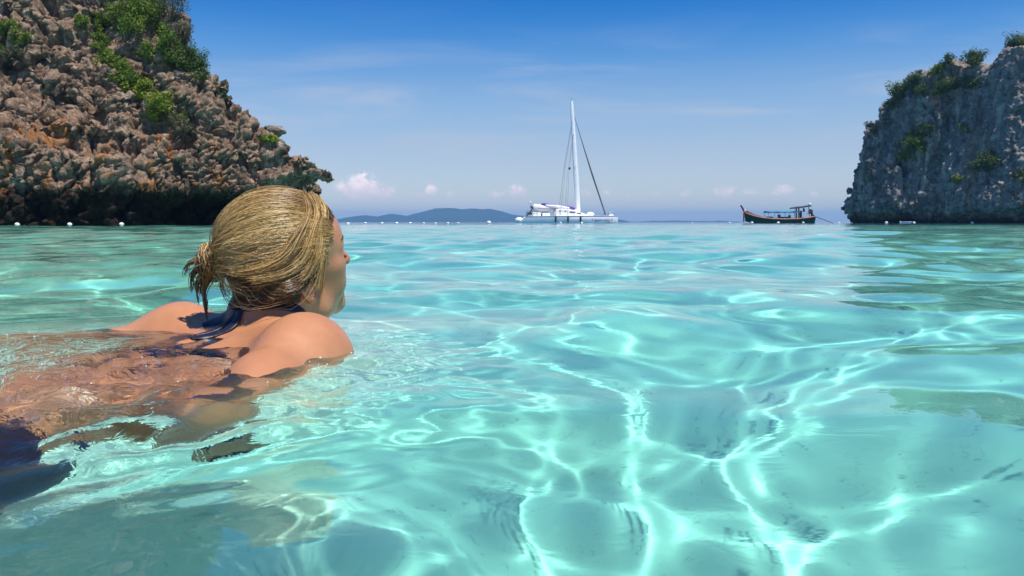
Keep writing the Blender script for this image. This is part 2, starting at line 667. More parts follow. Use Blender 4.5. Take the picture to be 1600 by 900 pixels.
M_HILL = principled('forested_hill', (0.02, 0.035, 0.025), .95, .1, vary=.3, vscale=.004)
build_hills('hills', 3500, [(470, 349), (520, 344), (550, 338), (570, 336), (590, 338), (612, 333.5), (636, 337), (655, 332), (680, 325.5), (700, 324.5), (722, 327), (735, 325.5), (752, 327), (765, 326.5), (782, 330), (800, 335), (815, 337), (850, 338), (900, 339), (940, 341), (965, 342.5), (985, 346), (1000, 349)], 500, 5)
build_hills('hills', 4700, [(930, 349), (990, 346.2), (1020, 345.2), (1060, 344.6), (1100, 345.6), (1130, 344.8), (1160, 346.5), (1190, 349)], 500, 9)

haze = MB().box((0, 2500, 30.5), (9000, 8000, 95)).build('haze', (), smooth=False)
m = bpy.data.materials.new('sea_haze')
m.use_nodes = True
t = NT(m.node_tree)
t.n.clear()
o_ = t.node('ShaderNodeOutputMaterial')
pv = t.node('ShaderNodeVolumePrincipled')
pv.inputs['Density'].default_value = 2.4e-4
pv.inputs['Color'].default_value = (0.28, 0.60, 1.0, 1)
pv.inputs['Anisotropy'].default_value = 0.0
t.link(pv.outputs[0], o_.inputs[1])
haze.data.materials.append(m)
tag(haze, kind='stuff')


# ------------------------------------------------------------------ rock
def rock_material(name, base, kind):
    m = bpy.data.materials.new(name)
    m.use_nodes = True
    t = NT(m.node_tree)
    b = t.n['Principled BSDF']
    b.inputs['Roughness'].default_value = .92
    b.inputs['Specular IOR Level'].default_value = .06
    tc = t.node('ShaderNodeTexCoord').outputs['Object']
    sep = t.node('ShaderNodeSeparateXYZ')
    t.link(tc, sep.inputs[0])
    s = .42 if kind == 'right' else 1.0
    big = t.noise(t.mapping(tc, (1, 1, .6)), .55 * s, 5, .62)
    mid = t.noise(tc, 2.6 * s, 6, .68)
    fine = t.noise(tc, 11 * s, 4, .7)
    c = t.ramp(mid, [(.28, tuple(x * .30 for x in base)), (.44, tuple(x * .75 for x in base)), (.56, tuple(x * 1.1 for x in base)), (.72, tuple(min(1, x * 1.9) for x in base))])
    # dark lichen and weathering skin
    lich = t.maprange(t.noise(t.mapping(tc, (1, 1, .5)), .9 * s, 6, .7), .52, .66, 0, .72, True)
    c = t.mix(lich, c, (.048, .040, .033))
    # iron stains, drawn out down the wall
    st = t.noise(t.mapping(tc, (1.3, 1.3, .22)), .75 * s, 5, .62, .4)
    st = t.maprange(st, .52, .64, 0, .85 if kind == 'left' else .25, True)
    if kind == 'left':
        st = t.math('MULTIPLY', st, t.maprange(sep.outputs[2], 4.0, 6.5, 1, 0, True))
        st = t.math('MULTIPLY', st, t.maprange(sep.outputs[0], -14.5, -11.0, 1, .15, True))
    c = t.mix(st, c, (.42, .18, .06))
    # pale lime streaks
    lime = t.maprange(t.noise(t.mapping(tc, (2.2, 2.2, .3)), .8 * s, 5, .6, .3), .60 if kind != 'right' else .53, .70 if kind != 'right' else .66, 0, .75, True)
    c = t.mix(lime, c, (.55, .49, .40))
    # wet algae band; on the left carried higher to paint the undercut's shade
    tide_shade = t.math('ADD', sep.outputs[2], t.math('MULTIPLY', t.math('SUBTRACT', mid, .5), 1.2))
    c = t.mix(t.maprange(tide_shade, 1.3 if kind == 'left' else .2, 2.2 if kind == 'left' else 1.7, .94 if kind != 'loose' else 0, 0, True), c, (.018, .012, .008))
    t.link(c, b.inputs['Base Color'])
    hgt = t.math('ADD', t.math('MULTIPLY', mid, .8), t.math('MULTIPLY', fine, .5))
    t.link(t.bump(hgt, 1.0, .20 / s), b.inputs['Normal'])
    return m


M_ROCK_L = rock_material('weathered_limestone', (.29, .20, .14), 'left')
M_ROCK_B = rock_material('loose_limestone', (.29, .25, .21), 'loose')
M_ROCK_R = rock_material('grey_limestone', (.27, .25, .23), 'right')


def poly_sd(x, z, line):
    """Height of z above the polyline (vertical distance scaled to a rough distance)."""
    lx = [p[0] for p in line]
    lz = [p[1] for p in line]
    hgt = np.interp(x, lx, lz)
    g = np.gradient(np.interp(np.linspace(lx[0], lx[-1], 400), lx, lz), (lx[-1] - lx[0]) / 399)
    g = np.interp(x, np.linspace(lx[0], lx[-1], 400), g)
    return (z - hgt) / np.sqrt(1 + g * g)


def grid(lo, hi, h):
    n = [int(math.ceil((b - a) / h)) + 1 for a, b in zip(lo, hi)]
    ax = [np.float32(a) + np.arange(k, dtype=np.float32) * np.float32(h) for a, k in zip(lo, n)]
    return np.meshgrid(*ax, indexing='ij')


def drop_hidden(V, F, keep):
    """Keep faces whose vertices all satisfy keep, reindexed."""
    ok = keep[F].all(1)
    F = F[ok]
    u, inv = np.unique(F, return_inverse=True)
    return V[u], inv.reshape(-1, 4)


def biggest_piece(V, F):
    lab = np.arange(len(V))
    while True:
        m_ = lab[F].min(1)
        new = lab.copy()
        for k in range(4):
            np.minimum.at(new, F[:, k], m_)
        new = new[new]
        if (new == lab).all():
            break
        lab = new
    u, c = np.unique(lab[F[:, 0]], return_counts=True)
    return drop_hidden(V, F, lab == u[c.argmax()])


def build_left_cliff():
    Y0 = 39.0
    sil = [(-420, -260), (-100, -190), (150, -110), (225, -50), (262, 5), (290, 60), (318, 108), (330, 138), (362, 166), (396, 196), (440, 214), (462, 228), (488, 247), (514, 269), (538, 292), (556, 335), (560, 352)]
    def ridge_y(z):
        return 37.9 + .30 * np.clip(z - 1.0, 0, 4) + .62 * np.clip(z - 4.5, 0, 20)
    line = []
    for px, py in sil:
        yy = Y0
        for _ in range(5):
            yy = float(ridge_y(at(px, py, yy).z))
        line.append((at(px, py, yy).x, at(px, py, yy).z - .12))
    lo, hi, h = (-33, 34.0, -1.0), (-7.2, 47.0, 16.5), 0.11
    X, Y, Z = grid(lo, hi, h)
    # the headland's end swings away behind its own edge
    P2 = poly_sd(X + .55 * (Y - ridge_y(Z)), Z, line)
    under = [at(px, py, 38.2) for px, py in ((478, 356), (490, 338), (508, 326), (528, 316), (550, 302), (574, 280))]
    P3 = (X + .5 * (Y - 38.2) - np.interp(Z, [p.z for p in under], [p.x for p in under])) * .75
    P2 = np.maximum(P2, P3)
    # the lower wall stands upright, the upper part leans back
    yf = 37.0 + 0.30 * np.clip(Z - 1.0, 0, 4) + 0.62 * np.clip(Z - 4.5, 0, 20)
    yf += 1.5 * sstep(-17, -9, X)                       # turns away towards the tip
    yf += -1.1 * np.exp(-((X + 22.0) / 2.2) ** 2) * sstep(6.5, 2, Z) - .9 * np.exp(-((X + 17.2) / 1.5) ** 2) * sstep(5, 2.5, Z)
    # undercut worn by the sea
    zn = 1.75 + .35 * np.sin(X * .55) - .5 * sstep(-17, -21, X) + .25 * np.sin(X * 1.7 + 1) + .3 * sstep(-12, -9, X)
    dn = 3.4 * sstep(-18.5, -14.5, X) + .45
    yf += .45 * (np.abs(((Z + .35 * X + .4 * np.sin(X * .8)) / 1.5) % 1 - .5) * 2 - .5) * sstep(2.2, 3.2, Z)
    yf += dn * sstep(.15, -.5, Z - zn) - .55 * dn * sstep(.9, -.2, Z)
    F_ = (yf - Y) * .85
    f = np.maximum(P2, F_)
    f = np.maximum(f, Y - 46.4)
    band = np.abs(f) < 1.2
    Pb = np.stack([X[band], Y[band], Z[band]], -1)
    f[band] += .36 * fbm(Pb * .45, 3, 21) + .20 * fbm(Pb * (1.5, 1.5, .55), 2, 33) + .16 * fbm(Pb * (.5, .5, 1.9), 2, 43)
    V, F = surface_nets(f, lo, h)
    N = vert_normals(V, F)
    V, F = drop_hidden(V, F, (V[:, 1] < 45.8) & (V[:, 2] > -.9) & (V[:, 0] > -32.6) & (V[:, 2] < 16.1))
    V, F = biggest_piece(V, F)
    # one split of every quad for finer knobs
    V, F = split_quads(V, F)
    N = vert_normals(V, F)
    # tilted knobbly blocks
    c, s_ = math.cos(R(-32)), math.sin(R(-32))
    Q = np.stack([(V[:, 0] * c - V[:, 2] * s_), V[:, 1], (V[:, 0] * s_ + V[:, 2] * c)], -1)
    Q = Q + .16 * np.stack([vnoise(Q * 1.1, 5), vnoise(Q * 1.1, 6), vnoise(Q * 1.1, 7)], -1)
    slope = sstep(-21, -13.5, V[:, 0] + .5 * V[:, 2])       # 0 = fluted wall, 1 = knobbly slope
    a1, a2, aid = worley(Q * (1.5, 2.6, 4.6), 3)
    b1, b2, bid = worley(Q * (.55, .8, 1.7), 8)
    g1, g2, gid = worley(np.stack([V[:, 0] * 1.9, V[:, 1] * 1.9, V[:, 2] * .75], -1) + .3 * np.stack([vnoise(V * .8, 1), vnoise(V * .8, 2), vnoise(V * .8, 3)], -1), 4)
    knob = lambda q1, q2: np.clip((q2 - q1) * 5.0, 0, 1) ** .7
    rough = .45 + .9 * sstep(-.35, .5, fbm(V * .35, 3, 90))
    e1, e2, eid = worley(np.stack([V[:, 0] * 1.1, V[:, 1] * .8, V[:, 2] * .28], -1) + .25 * np.stack([vnoise(V * .9, 1), vnoise(V * .9, 2), vnoise(V * .9, 3)], -1), 14)
    d = .20 * rough * (knob(a1, a2) - .7) * (.6 + .4 * slope) + .14 * (aid - .5) * rough + .24 * (knob(b1, b2) - .7) + .20 * (bid - .5) + (1 - slope) * (.22 * (knob(g1, g2) - .7) + .40 * (knob(e1, e2) - .7) + .3 * (eid - .5))
    h1, h2, hid_ = worley(np.stack([V[:, 0] * .42 + .1 * V[:, 2], V[:, 1] * .3, V[:, 2] * .20], -1) + .22 * np.stack([vnoise(V * .6, 31), vnoise(V * .6, 32), vnoise(V * .6, 33)], -1), 24)
    d += .09 * fbm(V * 2.2, 3, 55) - .55 * (1 - np.clip((h2 - h1) * 6.0, 0, 1)) + .5 * (hid_ - .5) * (1 - .5 * slope)
    c1, c2, cid3 = worley(Q * (3.4, 4.5, 8.0), 61)
    d += .10 * (cid3 - .5) + .05 * (knob(c1, c2) - .7)
    d *= 1 - .65 * sstep(-10.2, -8.8, V[:, 0])
    d += .05 * fbm(V * 5, 2, 50)
    V = V + N * d[:, None].astype(np.float32)
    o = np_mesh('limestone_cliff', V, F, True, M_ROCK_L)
    tag(o, 'knobbly brown and grey limestone cliff sloping down into the sea on the left', 'cliff')
    return o


def split_quads(V, F):
    """One linear subdivision of a quad mesh."""
    n = len(V)
    E = np.stack([F, np.roll(F, -1, 1)], -1).reshape(-1, 2)
    E = np.sort(E, 1)
    key = E[:, 0].astype(np.int64) * n + E[:, 1]
    u, inv = np.unique(key, return_inverse=True)
    mid = (V[u // n] + V[u % n]) * .5
    inv = inv.reshape(-1, 4) + n
    cen = V[F].mean(1)
    ci = n + len(mid) + np.arange(len(F))
    Vn = np.concatenate([V, mid, cen]).astype(np.float32)
    Fn = np.concatenate([np.stack([F[:, k], inv[:, k], ci, inv[:, k - 1]], -1) for k in range(4)])
    return Vn, Fn


left_cliff = build_left_cliff()
print('left cliff', time.time() - T0, len(left_cliff.data.polygons))


def build_right_cliff():
    K = 1.08                                             # the face runs towards the camera as it goes right

    def face_y(px):
        tn = (px - 800) / FPX
        return (118 + K * 48) / (1 + K * tn)
    sil = [(1286, 352), (1292, 332), (1306, 300), (1322, 285), (1333, 258), (1346, 218), (1360, 196), (1372, 168), (1386, 140), (1404, 122), (1425, 108), (1446, 104), (1462, 96), (1476, 92), (1490, 88), (1508, 93), (1520, 86), (1540, 88), (1552, 92), (1560, 84), (1575, 80), (1600, 76), (1640, 60), (1720, 40), (1800, 20), (1950, -20), (2150, -40)]
    line = [(at(px + 4, py - 10, face_y(px) + 2.5).x, at(px + 6, py + 4, face_y(px) + 2.5).z) for px, py in sil]
    lo, hi, h = (46.0, 72.0, -1.5), (84.0, 130.0, 30.0), 0.30
    X, Y, Z = grid(lo, hi, h)
    base = 118 - K * (X - 48) + .14 * Z
    xs_ = X - .55 * (Y - base - 1.5)
    P2 = poly_sd(xs_, Z, line)
    foot = line[1][0] + .1
    P2 = np.maximum(P2, (foot + .5 * sstep(1.6, .2, Z) - xs_) * .8)
    # buttress on the left, a crease running down to the left, then the big dark wall
    crease = 61.4 - .20 * (22 - Z)
    s1 = np.clip((X - 47.5) / (crease - 47.5), 0, 1.3)
    yf = base + 2.6 * (1 - s1) ** 2 + 3.0 * s1 ** 3
    wall = base - 1.2
    yf = np.where(X > crease, np.minimum(yf, wall + 4.0 * sstep(3.0, 0, X - crease)), yf)
    yf += .8 * np.sin(X * .9 + .25 * Z) * sstep(64, 59, X) + .5 * np.sin(X * 2.1 - .3 * Z + 1) * sstep(64, 59, X)
    # wave-cut notch
    zn = 1.75 + .2 * np.sin(X * .6)
    yf += 5.0 * sstep(.25, -.35, Z - zn) - .8 * sstep(.4, -.2, Z)
    F_ = (yf - Y) * .9
    f = np.maximum(P2, F_)
    f = np.maximum(f, Y - 129)
    f = np.maximum(f, Y - base - 16)
    band = np.abs(f) < 3.5
    Pb = np.stack([X[band], Y[band], Z[band]], -1)
    f[band] += .75 * fbm(Pb * (.26, .26, .10), 3, 61) * sstep(0, 4, Pb[:, 2]) + .35 * fbm(Pb * (.5, .5, 1.0), 2, 71)
    V, F = surface_nets(f, lo, h)
    V, F = drop_hidden(V, F, (V[:, 1] < 128.5) & (V[:, 2] > -1.3) & (V[:, 0] < 83.5) & (V[:, 2] < 29.5) & (V[:, 1] > 72.5))
    V, F = biggest_piece(V, F)
    V, F = split_quads(V, F)
    V, F = split_quads(V, F) if len(F) < 90000 else (V, F)
    N = vert_normals(V, F)
    Q = V + .5 * np.stack([vnoise(V * .4, 5), vnoise(V * .4, 6), vnoise(V * .4, 7)], -1)
    a1, a2, aid = worley(Q * (.55, .55, .30), 13)
    b1, b2, bid = worley(Q * (1.1, 1.1, 1.5), 18)
    knob = lambda q1, q2: np.clip((q2 - q1) * 2.0, 0, 1) ** .6
    left = sstep(64, 59, V[:, 0] + .2 * (22 - V[:, 2]))
    c1, c2, cid_ = worley(Q * (2.2, 2.2, 2.8), 28)
    d = .14 * (knob(c1, c2) - .6) + .14 * (cid_ - .5) + .20 * fbm(V * (1.3, 1.3, .5), 3, 66) + (.62 * (knob(a1, a2) - .6) + .45 * (aid - .5)) * (.3 + .7 * left) + .24 * (knob(b1, b2) - .6) + .2 * (bid - .5)
    V = V + N * d[:, None].astype(np.float32)
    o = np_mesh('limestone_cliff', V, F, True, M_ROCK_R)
    tag(o, 'shaded grey limestone headland with bushes and a dark notch at sea level on the right', 'cliff')
    return o


right_cliff = build_right_cliff()
print('right cliff', time.time() - T0, len(right_cliff.data.polygons))


# ------------------------------------------------------------------ plants on the rock
def leaf_material(name, c0, c1, c2):
    m = bpy.data.materials.new(name)
    m.use_nodes = True
    t = NT(m.node_tree)
    b = t.n['Principled BSDF']
    tone = t.node('ShaderNodeAttribute', attribute_name='tone').outputs['Fac']
    c = t.ramp(tone, [(0.1, c0), (.5, c1), (.9, c2)])
    t.link(c, b.inputs['Base Color'])
    b.inputs['Roughness'].default_value = .55
    b.inputs['Specular IOR Level'].default_value = .3
    tr = t.node('ShaderNodeBsdfTranslucent')
    t.link(c, tr.inputs[0])
    mx = t.node('ShaderNodeMixShader')
    mx.inputs[0].default_value = .35
    t.link(b.outputs[0], mx.inputs[1])
    t.link(tr.outputs[0], mx.inputs[2])
    t.link(mx.outputs[0], t.n['Material Output'].inputs[0])
    return m


M_LEAF_BRIGHT = leaf_material('bright_leaf', (.05, .10, .010), (.12, .20, .016), (.22, .27, .03))
M_LEAF_LIME = leaf_material('lime_leaf', (.10, .15, .01), (.20, .26, .018), (.30, .34, .04))
M_LEAF_DARK = leaf_material('dark_leaf', (.03, .06, .012), (.065, .11, .02), (.11, .17, .035))
M_LEAF_DRY = leaf_material('dry_leaf', (.06, .06, .035), (.11, .11, .06), (.17, .15, .09))
M_TWIG = principled('grey_twig', (.10, .085, .065), .9, .1, vary=.3, vscale=5)
BVH_L = BVHTree.FromObject(left_cliff, bpy.context.evaluated_depsgraph_get())
BVH_R = BVHTree.FromObject(right_cliff, bpy.context.evaluated_depsgraph_get())


def on_rock(bvh, px, py):
    """Where the rock stands at this place of the cliff, and which way it faces."""
    o_ = Vector((0, 0, CAM_H))
    d = (at(px, py, 50) - o_).normalized()
    hit = bvh.ray_cast(o_, d)
    if hit[0] is None:
        hit = bvh.find_nearest(at(px, py, 40 if bvh is BVH_L else 108))
    return np.array(hit[0]), np.array(hit[1])


def bush(spots, bvh, mat, label, name='shrub', n=900, leaf=.13, group=None, out=.45, seed=0, tall=0.0):
    """spots: (px, py, radius in m) of leafy clumps sitting on the rock."""
    rng = np.random.default_rng(seed)
    roots = [(on_rock(bvh, px, py), r_) for px, py, r_ in spots]
    base = roots[0][0][0]
    root = empty(name, base)
    tag(root, label, 'shrub' if name == 'shrub' else 'tree' if name == 'tree' else 'creeper', group)
    P, Nn, Tn = [], [], []
    for (p, nr), r_ in roots:
        q = MB()
        up = nrm_(nr * .6 + np.array([0, -.1, .7]))
        c = p + up * r_ * out + np.array([0, 0, tall])
        k = max(40, int(n * r_ * r_ / sum(x[1] ** 2 for x in roots)))
        # clumps inside the crown leave gaps and light and dark lumps
        nc = max(5, int(7 + 5 * r_))
        cc = rng.normal(0, 1, (nc, 3))
        cc /= np.linalg.norm(cc, axis=1, keepdims=True)
        cc = c + cc * r_ * rng.uniform(.25, .85, (nc, 1)) * np.array([1.15, 1.0, .8])
        ct = rng.normal(0, .14, nc)
        w_ = rng.integers(0, nc, k)
        d = rng.normal(0, 1, (k, 3))
        d /= np.linalg.norm(d, axis=1, keepdims=True)
        pos = cc[w_] + d * (r_ * .42 * rng.random((k, 1)) ** .45)
        P.append(pos)
        Nn.append(d * .7 + np.array([0, -.1, .55]) + rng.normal(0, .45, (k, 3)))
        Tn.append(.5 + ct[w_] + rng.normal(0, .17, k))
        for j in range(min(nc, 9)):
            mid_ = (p + cc[j]) / 2 + rng.normal(0, .08 * r_, 3)
            q.tube([tuple(p - base), tuple(mid_ - base), tuple(cc[j] - base)], [.045 * r_ + .012, .03 * r_ + .008, .008], 5)
        q.build('trunk' if name == 'tree' else 'stem', M_TWIG, root)
    P, Nn, Tn = np.concatenate(P) - base, np.concatenate(Nn), np.concatenate(Tn)
    Nn /= np.linalg.norm(Nn, axis=1, keepdims=True)
    U = np.cross(Nn, rng.normal(0, 1, Nn.shape))
    U /= np.linalg.norm(U, axis=1, keepdims=True)
    W_ = np.cross(Nn, U)
    L = leaf * rng.uniform(.6, 1.25, (len(P), 1))
    V = np.stack([P - U * L * .5, P + W_ * L * .26 + Nn * L * .06, P + U * L * .5 - Nn * L * .05, P - W_ * L * .26 + Nn * L * .06], 1).reshape(-1, 3)
    F = np.arange(len(V)).reshape(-1, 4)
    o = np_mesh('foliage', V, F, False, mat, root)
    o['kind'] = 'stuff'
    attr(o, 'tone', np.repeat(np.clip(Tn, 0, 1), 4))
    return root


def nrm_(a):
    return a / np.linalg.norm(a)


G_L, G_R = 'plants growing on the left cliff', 'plants growing on the right headland'
bush([(196, 24, .8), (205, 34, 1.0), (232, 26, 1.1), (250, 48, 1.0), (222, 58, .9), (184, 44, .8), (258, 74, .8), (240, 84, .7), (272, 92, .6), (165, 40, .6)], BVH_L, M_LEAF_BRIGHT, 'broad bright green thicket at the top edge of the left cliff', n=10500, leaf=.12, group=G_L, seed=1, out=.55)
bush([(245, -8, 1.2), (256, 10, 1.1), (268, 34, 1.0), (280, 58, .8), (222, -14, 1.0), (288, 78, .6)], BVH_L, M_LEAF_DRY, 'grey-green scrubby bush standing on the skyline above the bright thicket', n=6500, leaf=.11, group=G_L, seed=2, tall=.35)
bush([(285, 88, .8), (300, 98, .8), (310, 110, .7), (316, 122, .5), (296, 112, .7), (276, 100, .7)], BVH_L, M_LEAF_DARK, 'dark green bush hanging over the right edge of the left cliff', n=5500, leaf=.11, group=G_L, seed=3)
bush([(130, 40, .5), (122, 34, .3), (146, 46, .4)], BVH_L, M_LEAF_BRIGHT, 'small bright green bush left of the broad thicket', n=1300, leaf=.11, group=G_L, seed=4)
bush([(158, 62, .5), (162, 78, .55), (170, 92, .6), (178, 106, .75), (192, 120, .8), (208, 132, .75), (184, 126, .5)], BVH_L, M_LEAF_BRIGHT, 'long green creeper running down the gully of the left cliff', name='creeper', n=7000, leaf=.11, group=G_L, seed=5, out=.4)
bush([(210, 144, .6), (224, 154, .75), (238, 166, .8), (248, 180, .65), (232, 142, .6), (254, 168, .5)], BVH_L, M_LEAF_LIME, 'yellow-green leafy patch in the middle of the left cliff', name='creeper', n=4600, leaf=.13, group=G_L, seed=6, out=.45)
bush([(262, 178, .4), (276, 192, .45), (288, 202, .45), (300, 190, .35), (294, 212, .35)], BVH_L, M_LEAF_DRY, 'dull olive scrub at the lower end of the green gully', n=1700, leaf=.10, group=G_L, seed=7, out=.3)
bush([(282, 186, .35), (290, 196, .4), (270, 186, .35)], BVH_L, M_LEAF_BRIGHT, 'thin green tuft among olive scrub on the left cliff', n=900, leaf=.10, group=G_L, seed=17, out=.3)
bush([(420, 222, .36), (432, 221, .36), (412, 218, .22)], BVH_L, M_LEAF_LIME, 'small lime green cushion plant alone near the tip of the left cliff', n=1000, leaf=.11, group=G_L, seed=8)
bush([(8, 58, .6), (26, 60, .55), (44, 62, .35), (4, 80, .5), (14, 46, .5)], BVH_L, M_LEAF_BRIGHT, 'green bush on the left cliff at the left edge of the picture', n=2600, leaf=.12, group=G_L, seed=9)
bush([(352, 154, .22), (348, 150, .18)], BVH_L, M_LEAF_DARK, 'tiny dark tuft on the sloping skyline of the left cliff', n=300, leaf=.09, group=G_L, seed=10)
bush([(14, 92, .5), (30, 84, .4), (6, 104, .4)], BVH_L, M_LEAF_DRY, 'dry brown scrub hanging under the green bush at the left edge', n=1500, leaf=.10, group=G_L, seed=18)
bush([(1412, 142, 1.88), (1402, 152, 1.62), (1424, 132, 1.62), (1432, 146, 1.38), (1396, 166, 1.25)], BVH_R, M_LEAF_DARK, 'large dark green bush near the upper left corner of the right headland', n=4200, leaf=.26, group=G_R, seed=11)
bush([(1476, 138, 1.62), (1466, 146, 1.25), (1488, 136, 1.12)], BVH_R, M_LEAF_DARK, 'rounded green bush below the top of the right headland', n=2200, leaf=.25, group=G_R, seed=12)
bush([(1512, 132, 1.25), (1522, 134, 1.00)], BVH_R, M_LEAF_DARK, 'small green bush right of the rounded one on the headland', n=1200, leaf=.24, group=G_R, seed=13)
bush([(1426, 232, 1.75), (1418, 246, 1.50), (1436, 224, 1.50), (1430, 214, 1.25), (1446, 236, 1.12)], BVH_R, M_LEAF_BRIGHT, 'olive green bush halfway up the left part of the headland', n=3200, leaf=.25, group=G_R, seed=14)
bush([(1452, 202, 1.25), (1448, 212, 1.00)], BVH_R, M_LEAF_DARK, 'small dark bush above the olive bush on the headland', n=1100, leaf=.24, group=G_R, seed=15)
bush([(1540, 254, 1.62), (1532, 262, 1.38), (1552, 258, 1.25), (1542, 268, 1.12)], BVH_R, M_LEAF_DARK, 'dark bush low on the shaded wall of the right headland', n=2400, leaf=.25, group=G_R, seed=16)
bush([(1462, 112, 1.12), (1468, 106, 0.88)], BVH_R, M_LEAF_BRIGHT, 'light green bush at the top edge of the headland', n=1000, leaf=.24, group=G_R, seed=19)
bush([(1500, 280, 0.88), (1492, 284, 0.62)], BVH_R, M_LEAF_BRIGHT, 'small pale green tuft low on the headland', n=600, leaf=.22, group=G_R, seed=20)
bush([(1360, 206, 1.00), (1358, 196, 0.75)], BVH_R, M_LEAF_DRY, 'brownish tuft on the left edge of the headland', n=700, leaf=.22, group=G_R, seed=21)
bush([(1498, 92, 1.62), (1490, 88, 1.12), (1508, 90, 1.25), (1500, 84, 1.12)], BVH_R, M_LEAF_DARK, 'round dark green tree on the crest of the right headland', name='tree', n=2600, leaf=.26, group=G_R, seed=22, tall=.35)
bush([(1592, 66, 1.88), (1602, 60, 1.88), (1584, 72, 1.38), (1610, 72, 1.50), (1600, 52, 1.25)], BVH_R, M_LEAF_DARK, 'spreading green tree on the skyline at the right edge of the picture', name='tree', n=3600, leaf=.26, group=G_R, seed=23, tall=.5)
bush([(1590, 278, 1.00), (1600, 284, 0.88)], BVH_R, M_LEAF_DARK, 'small dark tuft low on the headland at the right edge', n=700, leaf=.22, group=G_R, seed=24)
bush([(1505, 200, 0.75), (1512, 206, 0.62)], BVH_R, M_LEAF_DARK, 'tiny dark tuft in the cleft of the headland', n=450, leaf=.2, group=G_R, seed=25)
print('plants', time.time() - T0)


# the loose block balanced on the skyline of the left cliff
def boulder(px, py, r_, seed, label, bvh=None, mat=None):
    p, n = on_rock(bvh or BVH_L, px, py)
    b_ = bmesh.new()
    bmesh.ops.create_icosphere(b_, subdivisions=4, radius=1)
    V = np.array([v.co[:] for v in b_.verts])
    F = np.array([[v.index for v in f.verts] for f in b_.faces])
    b_.free()
    f1, f2, cid = worley(V * 1.6 + seed, seed)
    k = 1 + .22 * fbm(V * 1.3 + seed, 3, seed) + .2 * (np.clip((f2 - f1) * 2, 0, 1) - .6) + .16 * (cid - .5)
    V = V * k[:, None] * np.array([1.1, .9, .8]) * r_
    o = np_mesh('boulder', V, F, True, mat or M_ROCK_B)
    o.location = tuple(p + np.array([0, 0, r_ * .45]))
    tag(o, label, 'boulder')
    return o


boulder(432, 206, .40, 3, 'rounded grey boulder perched on the skyline of the left cliff')

# ------------------------------------------------------------------ catamaran
M_GEL = principled('white_gelcoat', (.90, .89, .86), .28, .5, vary=.05, vscale=1.3, coat=.2)
M_SAILCLOTH = principled('sailcloth', (.74, .75, .76), .8, .2, vary=.08, vscale=2)
M_PURPLE = principled('purple_cover', (.16, .05, .36), .7, .3, vary=.25, vscale=3)
M_DARK = principled('dark_fitting', (.03, .035, .045), .55, .4, vary=.3, vscale=3)
M_RIG = principled('grey_rigging', (.10, .11, .13), .5, .4)
M_SMOKE = principled('smoked_glass', (.015, .02, .025), .08, .6)
M_STEEL = principled('steel_rail', (.45, .46, .47), .35, .5, metallic=.8)
M_NAVY_PAINT = principled('navy_paint', (.03, .05, .11), .5, .4)


